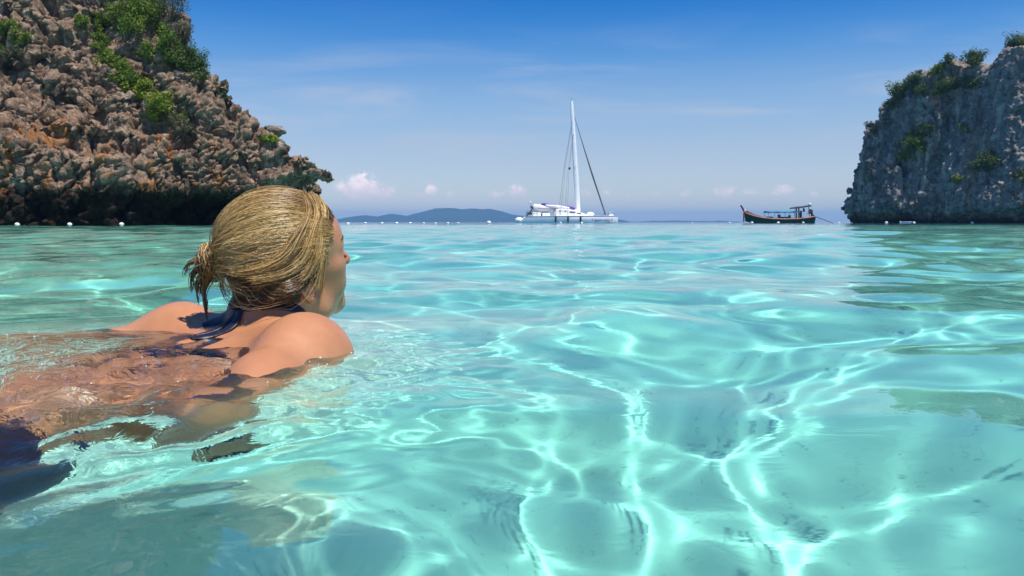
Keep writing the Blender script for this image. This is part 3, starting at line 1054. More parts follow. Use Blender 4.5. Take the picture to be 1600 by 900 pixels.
def build_catamaran():
    Y = 122.0
    root = empty('catamaran', (at(884, 347.9, Y).x, Y, 0.0))
    tag(root, 'white sailing catamaran with bare mast and purple sail cover anchored in the bay', 'catamaran')
    bx = root.location.x
    k = Y / FPX

    def X(px):
        return (px - 800) * k - bx

    def Zp(py):
        return (348.1 - py) * k

    def hull_ring(px, hw, zt, zb, yc):
        x = X(px)
        z = [zb, zb + .10, zb + .55 * (zt - zb), zt - .06, zt]
        wv = [.25, .62, .95, 1.0, .94]
        return [(x, yc - hw * q, zz) for q, zz in zip(wv, z)] + [(x, yc + hw * q, zz) for q, zz in zip(wv[::-1], z[::-1])]
    stations = [(811, .42, 346.5), (815, .55, 342), (820, .62, 337.6), (845, .78, 337.2), (880, .82, 336.9), (915, .72, 336.8), (940, .48, 336.8), (955, .22, 336.7), (961, .06, 336.8)]
    for yc in (-2.9, 2.9):
        mb = MB()
        mb.loft([hull_ring(px, hw, Zp(py), -.35, yc) for px, hw, py in stations])
        hull = mb.build('hull', M_GEL, root)
        # swim step behind each transom
        sm = MB().ball((X(811), yc, .42), (.66, .5, .46))
        sm.build('swim_step', M_GEL, hull)
        rb = MB()
        for a, b in zip(stations[2:-1], stations[3:]):
            rb.tube([(X(a[0]), yc - a[1] * 1.0, Zp(a[2]) - .05), (X(b[0]), yc - b[1] * 1.0, Zp(b[2]) - .05)], .035, 6)
            rb.tube([(X(a[0]), yc + a[1] * 1.0, Zp(a[2]) - .05), (X(b[0]), yc + b[1] * 1.0, Zp(b[2]) - .05)], .035, 6)
        rb.build('rub_rail', M_RIG, hull)
        # waterline antifouling band
        wb = MB()
        wb.loft([[(X(px), yc + s_ * (hw * .66 + .02), zz) for s_, zz in ((-1, -.3), (-1, .14), (1, .14), (1, -.3))] for px, hw, py in stations[1:-1]])
        wb.build('waterline_band', M_NAVY_PAINT, hull)
        if yc < 0:
            for q, px in enumerate((866, 884.5, 903.5)):
                fb = MB()
                fb.tube([(X(px), yc - .96, .14), (X(px), yc - 1.0, .24), (X(px), yc - 1.0, .92), (X(px), yc - .96, 1.02)], [.06, .13, .13, .06], 10)
                fb.tube([(X(px), yc - .96, 1.0), (X(px), yc - .80, 1.35)], .02, 5)
                fb.build('fender', M_DARK, root)
            # lettering: a dark hand-written line on the bow, too small to read in the photograph
            lb = MB()
            pts = []
            rnd = random.Random(2)
            for i in range(60):
                px = 925 + 24 * i / 59
                hw = np.interp(px, [s[0] for s in stations], [s[1] for s in stations])
                pts.append((X(px), yc - hw * .985 - .03, Zp(343.4) + .10 * math.sin(i * 2.1) * (0.5 + rnd.random() * .7)))
            lb.tube(pts, .022, 5)
            lb.tube([(X(921.5), yc - .66, Zp(344.3)), (X(921.8), yc - .66, Zp(341.6))], .04, 5)
            lb.tube([(X(951), yc - .34, Zp(344.8)), (X(952), yc - .34, Zp(341.2))], .05, 5)
            lb.build('lettering', M_PURPLE, hull)
    MB().box((X(878), 0, .78), (X(915) - X(822), 5.6, .42), .08).build('bridge_deck', M_GEL, root)
    MB().tube([(X(940), -2.9, 1.0), (X(940), 2.9, 1.0)], .13, 10).build('crossbeam', M_STEEL, root)
    nb = MB()
    for i in range(12):
        yy = -2.4 + 4.8 * i / 11
        nb.tube([(X(915), yy, .98), (X(940), yy, 1.0)], .018, 4)
    for i in range(8):
        xx = X(916 + 23 * i / 7)
        nb.tube([(xx, -2.4, .985), (xx, 2.4, .985)], .018, 4)
    o = nb.build('trampoline_net', M_RIG, root)
    o['kind'] = 'stuff'
    # deckhouse
    prof = [(865.3, 337), (865.2, 331), (867, 327.6), (871, 326.3), (884, 326.6), (893, 328.4), (902, 331.0), (908, 332.4), (914, 335.0), (918, 337)]
    mb = MB()
    rings = []
    for yy, sc, dz in ((-2.75, .90, .10), (-2.55, .97, .03), (-2.2, 1, 0), (2.2, 1, 0), (2.55, .97, .03), (2.75, .90, .10)):
        cx = X(888)
        rings.append([((X(px) - cx) * sc + cx, yy, 1.0 + (Zp(py) - 1.0) * sc - dz * .3) for px, py in prof])
    mb.loft(rings)
    cabin = mb.build('deckhouse', M_GEL, root)
    for px, py, sx_, sz_ in ((873, 329.6, .30, .16), (881, 330, .22, .2), (892, 331.6, .85, .17), (902, 333, .6, .15)):
        MB().box((X(px), -2.70, Zp(py)), (sx_, .16, sz_), .04).build('window', M_SMOKE, cabin)
    MB().box((X(866.2), 0, 1.75), (.12, 3.6, .9), .03).build('sliding_door', M_SMOKE, cabin)
    # cockpit: seats, bulwark, targa roof posts
    for px, yy, hh in ((838, -2.5, .62), (852, -2.5, .5), (838, 2.5, .62)):
        MB().box((X(px), yy, .97 + hh / 2), (1.15, .7, hh), .1).build('cockpit_seat', M_GEL, root)
    MB().box((X(846), 0, 1.16), (2.2, 1.1, .5), .06).build('cockpit_table', M_DARK, root)
    for yy in (-2.3, 2.3):
        MB().tube([(X(858), yy, 1.0), (X(856), yy, Zp(328.6))], .07, 8).build('roof_post', M_STEEL, root)
    # covered boom with its sail
    bl = [(833.5, 324.0, .30, .50), (836, 324.3, .42, .58), (842, 325.2, .46, .60), (852, 326.0, .44, .54), (865, 326.6, .40, .48), (880, 327.2, .34, .42), (893, 328.2, .24, .32), (900, 329, .16, .24)]
    mb = MB()
    mb.loft([[(X(px), math.cos(a) * wy, Zp(py) + math.sin(a) * wz) for a in np.linspace(0, 2 * math.pi, 13)[:-1]] for px, py, wy, wz in bl])
    bag = mb.build('sail_bag', M_SAILCLOTH, root)
    pb = MB()
    for off in (-1, 1):
        pts = [(846, 318.4), (852, 319.2), (860, 320.4), (870, 321.6), (880, 322.4), (888, 323.2), (895, 324.8), (898, 326.2)]
        pb.tube([(X(px), off * .12 * (1 if q else .6), Zp(py)) for q, (px, py) in enumerate(pts)], [.16, .24, .20, .15, .17, .19, .20, .10], 8, flat=.9)
    pb.build('purple_cover', M_PURPLE, bag)
    wbm = MB()
    wbm.tube([(X(px), -.2, Zp(py)) for px, py in ((852, 321.0), (864, 322.6), (876, 323.6), (889, 325))], [.22, .3, .28, .2], 8)
    wbm.build('folded_sail', M_SAILCLOTH, bag)
    MB().tube([(X(832), 0, Zp(328.6)), (X(850), 0, Zp(330.0)), (X(903), 0, Zp(331))], [.10, .12, .12], 10).build('boom', M_GEL, root)
    MB().tube([(X(840), -.46, Zp(324.5)), (X(868), -.44, Zp(326.2)), (X(892), -.26, Zp(327.6))], .03, 6).build('cover_seam', M_RIG, bag)
    # davits and stern rails
    rb = MB()
    for yy in (-2.9, -1.6, 1.6, 2.9):
        rb.tube([(X(822), yy, 1.0), (X(828), yy, 1.6), (X(832), yy, Zp(325)), (X(829), yy, Zp(322))], .07, 6)
    rb.tube([(X(832), -2.9, Zp(325)), (X(832), 2.9, Zp(325))], .05, 6)
    rb.tube([(X(821), -3.5, 1.0), (X(822), -3.5, 1.75), (X(838), -3.5, 1.75), (X(838), -3.5, 1.0)], .035, 6)
    rb.tube([(X(821), -3.5, 1.4), (X(838), -3.5, 1.4)], .025, 6)
    rb.build('davit', M_DARK, root)
    mb = MB()
    mb.loft([[(X(px), yy * 1.0, zz) for yy, zz in ((-1.6, 1.25), (-1.6, 1.6), (1.6, 1.6), (1.6, 1.25))] for px in (823.5, 827, 830.5)])
    mb.build('solar_panel', M_SMOKE, root)
    tb = MB().tube([(X(828), -2.4, 1.7), (X(828), -2.4, Zp(317.5))], .035, 6)
    tb.build('antenna_pole', M_STEEL, root)
    MB().ball((X(828), -2.4, Zp(316)), (.14, .14, .13)).build('antenna_dome', M_GEL, root)
    # mast and rig
    m0, m1 = Vector((X(903.2), 0, Zp(334))), Vector((X(891.6), 0, Zp(160.5)))
    mb = MB()
    mb.loft([[m0.lerp(m1, f) + Vector((math.cos(a) * wx_, math.sin(a) * wx_ * .5, 0)) for a in np.linspace(0, 2 * math.pi, 15)[:-1]] for f, wx_ in ((0, .34), (.3, .38), (.55, .34), (.8, .28), (.97, .23), (1, .20))])
    mast = mb.build('mast', M_GEL, root)
    MB().tube([m1, m1 + Vector((0, 0, .5))], .02, 5).build('masthead_aerial', M_RIG, mast)
    for f, wy in ((.42, 1.3), (.70, 1.0)):
        p = m0.lerp(m1, f)
        MB().tube([p + Vector((-.1, -wy, .12)), p, p + Vector((-.1, wy, .12))], .05, 6).build('spreader', M_GEL, mast)
    MB().tube([m0.lerp(m1, .86) + Vector((.3, 0, 0)), (X(912), 0, Zp(235)), (X(925), 0, Zp(275)), (X(945.5), 0, Zp(335))], [.03, .075, .13, .10], 8).build('furled_jib', M_RIG, root)
    for yy in (-2.9, 2.9):
        MB().tube([m0.lerp(m1, .84), (X(882), yy * .55, Zp(258)), (X(873.5), yy, 1.2)], .02, 5).build('shroud', M_RIG, root)
        MB().tube([m0.lerp(m1, .72), (X(887), yy * .5, Zp(272)), (X(884), yy, 1.2)], .015, 5).build('lower_shroud', M_RIG, root)
    fb = MB()
    fp = Vector((X(888.5), -1.4, Zp(264.6)))
    rings = []
    for i in range(6):
        f = i / 5
        yv = .05 * math.sin(f * 7)
        rings.append([fp + Vector((-.28 * f + .1, yv + s_ * .012, z)) for s_, z in ((-1, -.16), (1, -.16), (1, .2 - .1 * f), (-1, .2 - .1 * f))])
    fb.loft(rings)
    fb.build('pennant', M_DARK, root)
    # foredeck
    mb = MB()
    mb.ball((X(920), -1.9, 1.25), (.62, .5, .42))
    mb.build('deck_locker', M_GEL, root)
    for yy in (-2.9, 2.9):
        pb = MB()
        pb.tube([(X(945), yy - .3, 1.1), (X(947), yy - .3, 1.7), (X(957), yy, 1.65), (X(957), yy, 1.1)], .04, 6)
        pb.build('bow_rail', M_STEEL, root)
    MB().loft([[(X(px), yy, zz) for yy, zz in ((-3.1, 1.08), (-2.8, 1.08), (-2.85, zt), (-3.05, zt))] for px, zt in ((947.5, 1.75), (949, 1.62), (952, 1.35), (955, 1.12))]).build('bow_seat', M_GEL, root)
    for yy in (-3.55, 3.55):
        lb = MB()
        lb.tube([(X(px), yy * (1 if px < 925 else .9), 1.75) for px in (840, 870, 905, 930, 947)], .018, 4)
        for px in (850, 872, 893, 912, 930):
            lb.tube([(X(px), yy * (1 if px < 925 else .93), 1.05), (X(px), yy * (1 if px < 925 else .93), 1.76)], .022, 4)
        lb.build('lifeline', M_STEEL, root)
    return root


build_catamaran()

# ------------------------------------------------------------------ long-tail boat
M_HULL_DARK = principled('dark_green_paint', (.018, .045, .035), .45, .4, vary=.3, vscale=2)
M_ORANGE_PAINT = principled('orange_paint', (.40, .16, .075), .55, .4, vary=.2, vscale=3)
M_RED_PAINT = principled('red_brown_paint', (.22, .045, .04), .55, .4, vary=.3, vscale=3)
M_BLUE_TARP = principled('blue_tarpaulin', (.05, .16, .30), .8, .2, vary=.25, vscale=1.5)
M_TEAL_TARP = principled('teal_tarpaulin', (.03, .25, .34), .8, .2, vary=.25, vscale=1.5)
M_WOOD = principled('varnished_wood', (.34, .15, .06), .5, .4, vary=.3, vscale=4)
M_WHITE_CLOTH = principled('white_cloth', (.8, .78, .76), .8, .2, vary=.05)
M_BLUE_PAINT = principled('blue_paint', (.04, .10, .32), .5, .4, vary=.2)


def build_longtail():
    Y = 112.0
    root = empty('longtail_boat', (at(1216, 347, Y).x, Y, 0.0))
    tag(root, 'dark wooden longtail boat with orange gunwale and blue awning moored near the headland', 'boat')
    k = Y / FPX
    bx = root.location.x
    WL = 347.7

    def X(px):
        return (px - 800) * k - bx

    def Zp(py):
        return (WL - py) * k
    st = [(1160.8, 329.5, .06, 345), (1164, 332.6, .34, 346.0), (1169, 334.8, .55, 347.4), (1176, 337.0, .72, 348.6), (1188, 339.6, .88, 349), (1204, 341.2, .95, 349.3), (1222, 341.6, .95, 349.3), (1240, 341.2, .88, 349.2), (1256, 339.6, .75, 349), (1266, 338.0, .62, 348.8), (1270.5, 337.4, .55, 348.5)]
    px_bot = {1160.8: 1163.5, 1164: 1168.0, 1169: 1172.5, 1176: 1177.5}

    def ring(px, py, hw, pb, grow=0.0, top=None):
        x = X(px)
        xb = X(px_bot.get(px, px))
        zt, zb = Zp(py), Zp(pb)
        if top is not None:
            zt = zt + top
        pts = []
        for f, wv in ((0, .15), (.25, .55), (.6, .85), (1, 1)):
            pts.append((xb + (x - xb) * f, -(hw * wv + grow), zb + (zt - zb) * f))
        return pts + [(p[0], -p[1], p[2]) for p in pts[::-1]]
    mb = MB()
    mb.loft([ring(*s) for s in st])
    hull = mb.build('hull', M_HULL_DARK, root)
    for s_ in (-1, 1):
        gb = MB()
        gb.tube([(X(px), s_ * (hw + .01), Zp(py) + .02) for px, py, hw, pb in st], [.05, .08, .09, .09, .085, .08, .075, .075, .08, .085, .07], 8)
        gb.build('gunwale', M_ORANGE_PAINT, hull)
    gb = MB()
    gb.loft([[(X(px), s_ * (hw * .96 + .03), Zp(py) + dz) for s_, dz in ((-1, -.02), (-1, h_), (1, h_), (1, -.02))] for (px, py, hw, pb), h_ in zip(st[1:6], (.42, .36, .26, .16, .06))])
    gb.build('foredeck', M_ORANGE_PAINT, hull)
    pb = MB()
    pb.tube([(X(1162.8), 0, Zp(333)), (X(1160.6), 0, Zp(328)), (X(1157.6), 0, Zp(323)), (X(1155.6), 0, Zp(319.8))], [.14, .16, .15, .13], 8, flat=.7)
    prow = pb.build('prow_post', M_RED_PAINT, root)
    MB().tube([(X(1160.9), 0, Zp(329.4)), (X(1162.6), 0, Zp(327.6)), (X(1164.6), 0, Zp(331.2))], [.14, .19, .10], 8).build('prow_sash', M_WHITE_CLOTH, prow)
    MB().tube([(X(1160.2), -.2, Zp(329)), (X(1160.0), -.24, Zp(336)), (X(1160.3), -.22, Zp(345.6))], [.08, .11, .09], 6).build('hanging_sash', M_RED_PAINT, prow)
    # awning
    ab = MB()
    for (p0, p1, mat) in ((1194, 1216.5, M_BLUE_TARP), (1216.5, 1233.5, M_TEAL_TARP), (1233.5, 1245, M_BLUE_TARP)):
        q = MB()
        rings = []
        for i in range(6):
            px = p0 + (p1 - p0) * i / 5
            sag = .04 * math.sin(i * 2.2 + p0)
            rings.append([(X(px), yy, Zp(330.4) + zc + sag + dz) for yy, zc, dz in ((-.95, -.06, -.04), (-.5, .03, -.04), (0, .07, -.04), (.5, .03, -.04), (.95, -.06, -.04), (.95, -.06, .06), (.5, .03, .06), (0, .07, .06), (-.5, .03, .06), (-.95, -.06, .06))])
        q.loft(rings)
        q.build('awning', mat, root)
    for px in (1196, 1212, 1228, 1243):
        for yy in (-.85, .85):
            MB().tube([(X(px), yy, Zp(341)), (X(px), yy * .98, Zp(330.6))], .025, 6).build('awning_post', M_WOOD, root)
    for px in (1198, 1210, 1222, 1233):
        MB().box((X(px), 0, Zp(341.2) + .12), (.26, 1.5, .06), .01).build('thwart', M_WOOD, root)
    for px, py, w_, h_, mat in ((1199, 338.4, .9, .28, M_BLUE_PAINT), (1214, 336.6, .30, .5, M_DARK), (1222, 338.4, 1.1, .22, M_BLUE_PAINT), (1230, 337.2, .26, .42, M_DARK)):
        MB().box((X(px), -.45, Zp(py) - .05), (w_, .5, h_), .06).build('cargo_bundle', mat, root)
    # helmsman's shelter
    MB().tube([(X(1244.3), -.5, Zp(341)), (X(1243.9), -.5, Zp(321.5))], .10, 8).build('shelter_post', M_WOOD, root)
    MB().tube([(X(1244.3), .5, Zp(341)), (X(1243.9), .5, Zp(321.5))], .10, 8).build('shelter_post', M_WOOD, root)
    MB().tube([(X(1261), -.5, Zp(338.5)), (X(1259), -.5, Zp(321))], .05, 8).build('shelter_post', M_WOOD, root)
    q = MB()
    q.loft([[(X(px), yy, Zp(py) + dz + zc) for yy, zc, dz in ((-.8, -.05, -.05), (0, .05, -.05), (.8, -.05, -.05), (.8, -.05, .06), (0, .05, .06), (-.8, -.05, .06))] for px, py in ((1234.5, 324.4), (1246, 323.2), (1262.5, 320.6))])
    q.build('shelter_roof', M_DARK, root)
    MB().box((X(1248), 0, Zp(334.5)), (.30, .8, 1.1), .05).build('locker', M_DARK, root)
    MB().tube([(X(1252), -.4, Zp(324)), (X(1252.4), -.4, Zp(330))], [.10, .16], 8).build('hanging_bag', M_DARK, root)
    MB().ball((X(1262), -.2, Zp(318.4)), (.17, .17, .2)).build('lamp', M_WHITE_CLOTH, root)
    MB().tube([(X(1262), -.2, Zp(318.8)), (X(1262), -.2, Zp(321))], .03, 6).build('lamp_stem', M_WOOD, root)
    # motor and its long shaft
    q = MB()
    q.box((X(1264.5), 0, Zp(330)), (.50, .44, .55), .07)
    q.box((X(1264.2), 0, Zp(327.0)), (.30, .30, .20), .04)
    q.tube([(X(1262.6), .1, Zp(331)), (X(1259.5), .1, Zp(333.5))], .03, 6)
    q.tube([(X(1266), 0, Zp(332)), (X(1268), 0, Zp(337))], [.14, .2], 8)
    motor = q.build('motor', M_DARK, root)
    MB().tube([(X(1267), 0, Zp(334)), (X(1273), 0, Zp(337.6)), (X(1300), .1, Zp(347.4)), (X(1309), .1, Zp(349.6))], [.09, .06, .05, .04], 8).build('propeller_shaft', M_RIG, motor)
    q = MB()
    for a in (0, 2.1, 4.2):
        q.tube([(X(1309), .1, Zp(349.6)), (X(1309.3), .1 + .16 * math.cos(a), Zp(349.6) + .16 * math.sin(a))], [.03, .06], 6, flat=.3)
    q.build('propeller', M_STEEL, motor)
    return root


build_longtail()

# ------------------------------------------------------------------ marker buoys and a small dinghy
M_FLOAT = principled('white_float', (.78, .77, .74), .45, .4, vary=.12, vscale=6)
M_ROPE = principled('grey_rope', (.25, .24, .20), .9, .1)
buoy_spots = [(27, 33.5, .16), (109, 35, .16), (190, 36.5, .17), (248, 39.5, .15), (305, 42.5, .15), (544, 57, .13), (571, 60, .14), (597, 63, .14), (620, 66, .15), (641, 69, .15), (662, 72, .13), (681, 75, .12), (700, 78, .14), (716, 81, .13), (764, 84, .26),
              (876, 99, .17), (909, 101, .17), (1082, 100, .10), (1140, 101, .16), (1175, 101, .2), (1216, 101, .2), (1255, 102, .18), (1311, 102, .16), (1385, 103, .22), (1428, 104, .2), (1519, 105, .2), (1573, 106, .2)]


def float_mesh():
    q = MB()
    prof = [(.02, -.75), (.55, -.62), (.92, -.25), (1.0, .05), (.9, .42), (.6, .72), (.25, .86), (.14, .9), (.14, 1.0), (.02, 1.02)]
    q.loft([[(r_ * math.cos(a), r_ * math.sin(a), z) for a in np.linspace(0, 2 * math.pi, 13)[:-1]] for r_, z in prof])
    return q


src = None
ORD = ['first', 'second', 'third', 'fourth', 'fifth', 'sixth', 'seventh', 'eighth', 'ninth', 'tenth']
seen = {}
for px, Y, rad in buoy_spots:
    p = at(px, 350, Y)
    side = ('in front of the left cliff' if px < 330 else 'between the swimmer and the catamaran' if px < 740 else 'in front of the catamaran hull' if px < 950 else 'near the longtail boat' if px < 1330 else 'in front of the right headland')
    if px not in (764, 1082):
        seen[side] = seen.get(side, 0) + 1
        lab = 'small white marker buoy, ' + ORD[seen[side] - 1] + ' from the left ' + side
    elif px == 764:
        lab = 'largest white dome buoy floating just left of the catamaran stern'
    else:
        lab = 'tiny white marker buoy alone between the catamaran and the longtail boat'
    if src is None:
        src = o = float_mesh().build('marker_buoy', M_FLOAT)
    else:
        o = src.copy()
        C.objects.link(o)
    o.location = (p.x, Y, .38 * rad)
    rad *= .62 if px < 330 else .92
    o.scale = (rad, rad, rad * .85)
    o.rotation_euler = (0.2 * math.sin(px), .25 * math.cos(px * 1.7), px)
    if px in (764, 1082):
        tag(o, lab, 'buoy')
    else:
        tag(o, lab, 'buoy', 'white marker buoys ' + side)


def build_dinghy():
    Y = 109.0
    p = at(1415, 346, Y)
    root = empty('dinghy', (p.x, Y, 0))
    tag(root, 'tiny white and blue dinghy at the foot of the right headland', 'dinghy')
    q = MB()
    st = [(-.72, .10, .30), (-.5, .30, .24), (0, .36, .22), (.5, .34, .22), (.68, .30, .24)]
    q.loft([[(x, -w_ * .5, -.06), (x, -w_, .1), (x, -w_, z), (x, -w_ * .8, z), (x, -w_ * .6, .08), (x, w_ * .6, .08), (x, w_ * .8, z), (x, w_, z), (x, w_, .1), (x, w_ * .5, -.06)] for x, w_, z in st])
    q.build('hull', M_FLOAT, root)
    for s_ in (-1, 1):
        MB().tube([(x, s_ * (w_ + .01), z * .6) for x, w_, z in st], .045, 6).build('side_band', M_BLUE_PAINT, root)
    MB().box((.1, 0, .19), (.16, .62, .03), .008).build('thwart', M_WOOD, root)


build_dinghy()
print('boats', time.time() - T0)


# ------------------------------------------------------------------ the swimmer
def smin(a, b, k):
    h_ = np.clip(.5 + .5 * (b - a) / k, 0, 1)
    return b + (a - b) * h_ - k * h_ * (1 - h_)


class SDF:
    """Signed distance field on a box, blended from ellipsoids and tapered capsules."""
    def __init__(s, lo, hi, h):
        s.lo, s.h = np.array(lo, np.float32), h
        s.n = [int(math.ceil((b - a) / h)) + 1 for a, b in zip(lo, hi)]
        s.f = np.full(s.n, 0.2, np.float32)

    def _win(s, lo, hi):
        a = np.clip(np.floor((np.array(lo) - s.lo) / s.h).astype(int), 0, s.n)
        b = np.clip(np.ceil((np.array(hi) - s.lo) / s.h).astype(int) + 1, 0, s.n)
        sl = tuple(slice(x, y) for x, y in zip(a, b))
        g = np.meshgrid(*[s.lo[q] + s.h * np.arange(a[q], b[q], dtype=np.float32) for q in range(3)], indexing='ij')
        return sl, np.stack(g, -1)

    def _put(s, sl, d, k, sub):
        if sub:
            s.f[sl] = -smin(-s.f[sl], d, k)
        else:
            s.f[sl] = smin(s.f[sl], d, k)

    def ell(s, c, rad, axes=None, k=.01, sub=False):
        c = np.array(c, np.float32)
        rad = np.array(rad, np.float32)
        m = float(rad.max()) + max(3 * k, .03)
        sl, P = s._win(c - m, c + m)
        if not P.size:
            return
        q = P - c
        if axes is not None:
            q = np.stack([q @ np.array(a, np.float32) for a in axes], -1)
        k0 = np.sqrt(((q / rad) ** 2).sum(-1))
        k1 = np.sqrt(((q / rad ** 2) ** 2).sum(-1))
        d = k0 * (k0 - 1) / np.maximum(k1, 1e-6)
        s._put(sl, d, k, sub)

    def cap(s, a, b, ra, rb, k=.01, sub=False, flat=None):
        a, b = np.array(a, np.float32), np.array(b, np.float32)
        m = max(ra, rb) + max(3 * k, .03)
        sl, P = s._win(np.minimum(a, b) - m, np.maximum(a, b) + m)
        if not P.size:
            return
        ab = b - a
        t_ = np.clip(((P - a) @ ab) / max(float(ab @ ab), 1e-9), 0, 1)
        q = P - a - t_[..., None] * ab
        if flat is not None:                    # squash along a direction
            fd = np.array(flat[0], np.float32)
            q = q + (q @ fd)[..., None] * fd * (1 / flat[1] - 1)
        d = np.sqrt((q ** 2).sum(-1)) - (ra + (rb - ra) * t_)
        s._put(sl, d, k, sub)


def v3(*a):
    return np.array(a, float)


def nrm(a):
    return a / np.linalg.norm(a)


# head frame: forward, up, right
HF = nrm(v3(.73, .64, .17))
HR = nrm(np.cross(HF, v3(0, 0, 1)))
HR = nrm(HR + v3(0, 0, -.17))
HU = np.cross(HR, HF)
HO = v3(-.345, 1.245, .103)
HS = .905


def H(f, r, u):
    return HO + HS * (f * HF + r * HR + u * HU)


def to_head(P):
    q = (P - HO) / HS
    return np.stack([q @ HF, q @ HR, q @ HU], -1)


SH_R = v3(-.274, 1.045, -.020)
SH_L = v3(-.530, 1.285, -.030)
MID = (SH_R + SH_L) / 2
AX = nrm((SH_R - SH_L) * v3(1, 1, 0))
BF = nrm(v3(.30, .954, 0))                  # along the spine, towards the head
BL = v3(BF[1], -BF[0], 0)                   # across the hips, towards her right
UP = v3(0, 0, 1)
PELV = MID - .50 * BF + v3(0, 0, -.096)
ELB_R, WRI_R = v3(-.304, .785, -.062), v3(-.365, .90, -.225)
ELB_L, WRI_L = v3(-.765, 1.215, -.095), v3(-.65, 1.09, -.23)
KNEE_R, ANK_R = PELV + .085 * BL - .28 * BF + v3(0, 0, -.36), PELV + .10 * BL - .64 * BF + v3(0, 0, -.46)
KNEE_L, ANK_L = PELV - .12 * BL - .28 * BF + v3(0, 0, -.37), PELV - .16 * BL - .62 * BF + v3(0, 0, -.50)


def add_hand(B, wrist, d, palm_up, side):
    """Relaxed hand: palm, four bent fingers of different lengths, and a thumb from the side of the palm."""
    d = nrm(d)
    n = nrm(palm_up - d * (palm_up @ d))
    x = np.cross(d, n) * side
    pc = wrist + .045 * d
    B.ell(pc, (.048, .038, .014), (d, x, n), .012)
    for i, (off, ln) in enumerate(((.028, .066), (.010, .074), (-.009, .069), (-.027, .054))):
        a = wrist + .082 * d + off * x
        d1 = nrm(d + .10 * (1 - i * .6) * x - (.18 + .05 * i) * n)
        d2 = nrm(d1 - (.45 + .06 * i) * n)
        d3 = nrm(d2 - .45 * n)
        b, c = a + d1 * ln * .46, a + d1 * ln * .46 + d2 * ln * .32
        B.cap(a - d * .012, b, .0088, .0080, .004)
        B.cap(b, c, .0080, .0072, .003)
        B.cap(c, c + d3 * ln * .25, .0072, .0060, .003)
    a = wrist + .020 * d + .030 * x - .004 * n
    b = a + nrm(d * .75 + x * .7 - n * .3) * .036
    B.cap(wrist + .010 * d + .016 * x, a, .013, .012, .008)
    B.cap(a, b, .0115, .0095, .006)
    B.cap(b, b + nrm(d + x * .25 - n * .35) * .030, .0095, .0070, .004)


def add_foot(B, ank, d, n):
    d = nrm(d)
    n = nrm(n - d * (n @ d))
    x = np.cross(d, n)
    B.ell(ank - .01 * n - d * -.01, (.035, .032, .035), (d, x, n), .02)
    B.cap(ank, ank + .10 * d - .005 * n, .036, .026, .03)
    B.ell(ank + .11 * d, (.055, .040, .020), (d, x, n), .02)
    for i in range(5):
        a = ank + .145 * d + (.026 - .0135 * i) * x
        B.cap(a, a + d * (.038 - .005 * i), .0115 if i == 0 else .0078, .009 if i == 0 else .0062, .006)


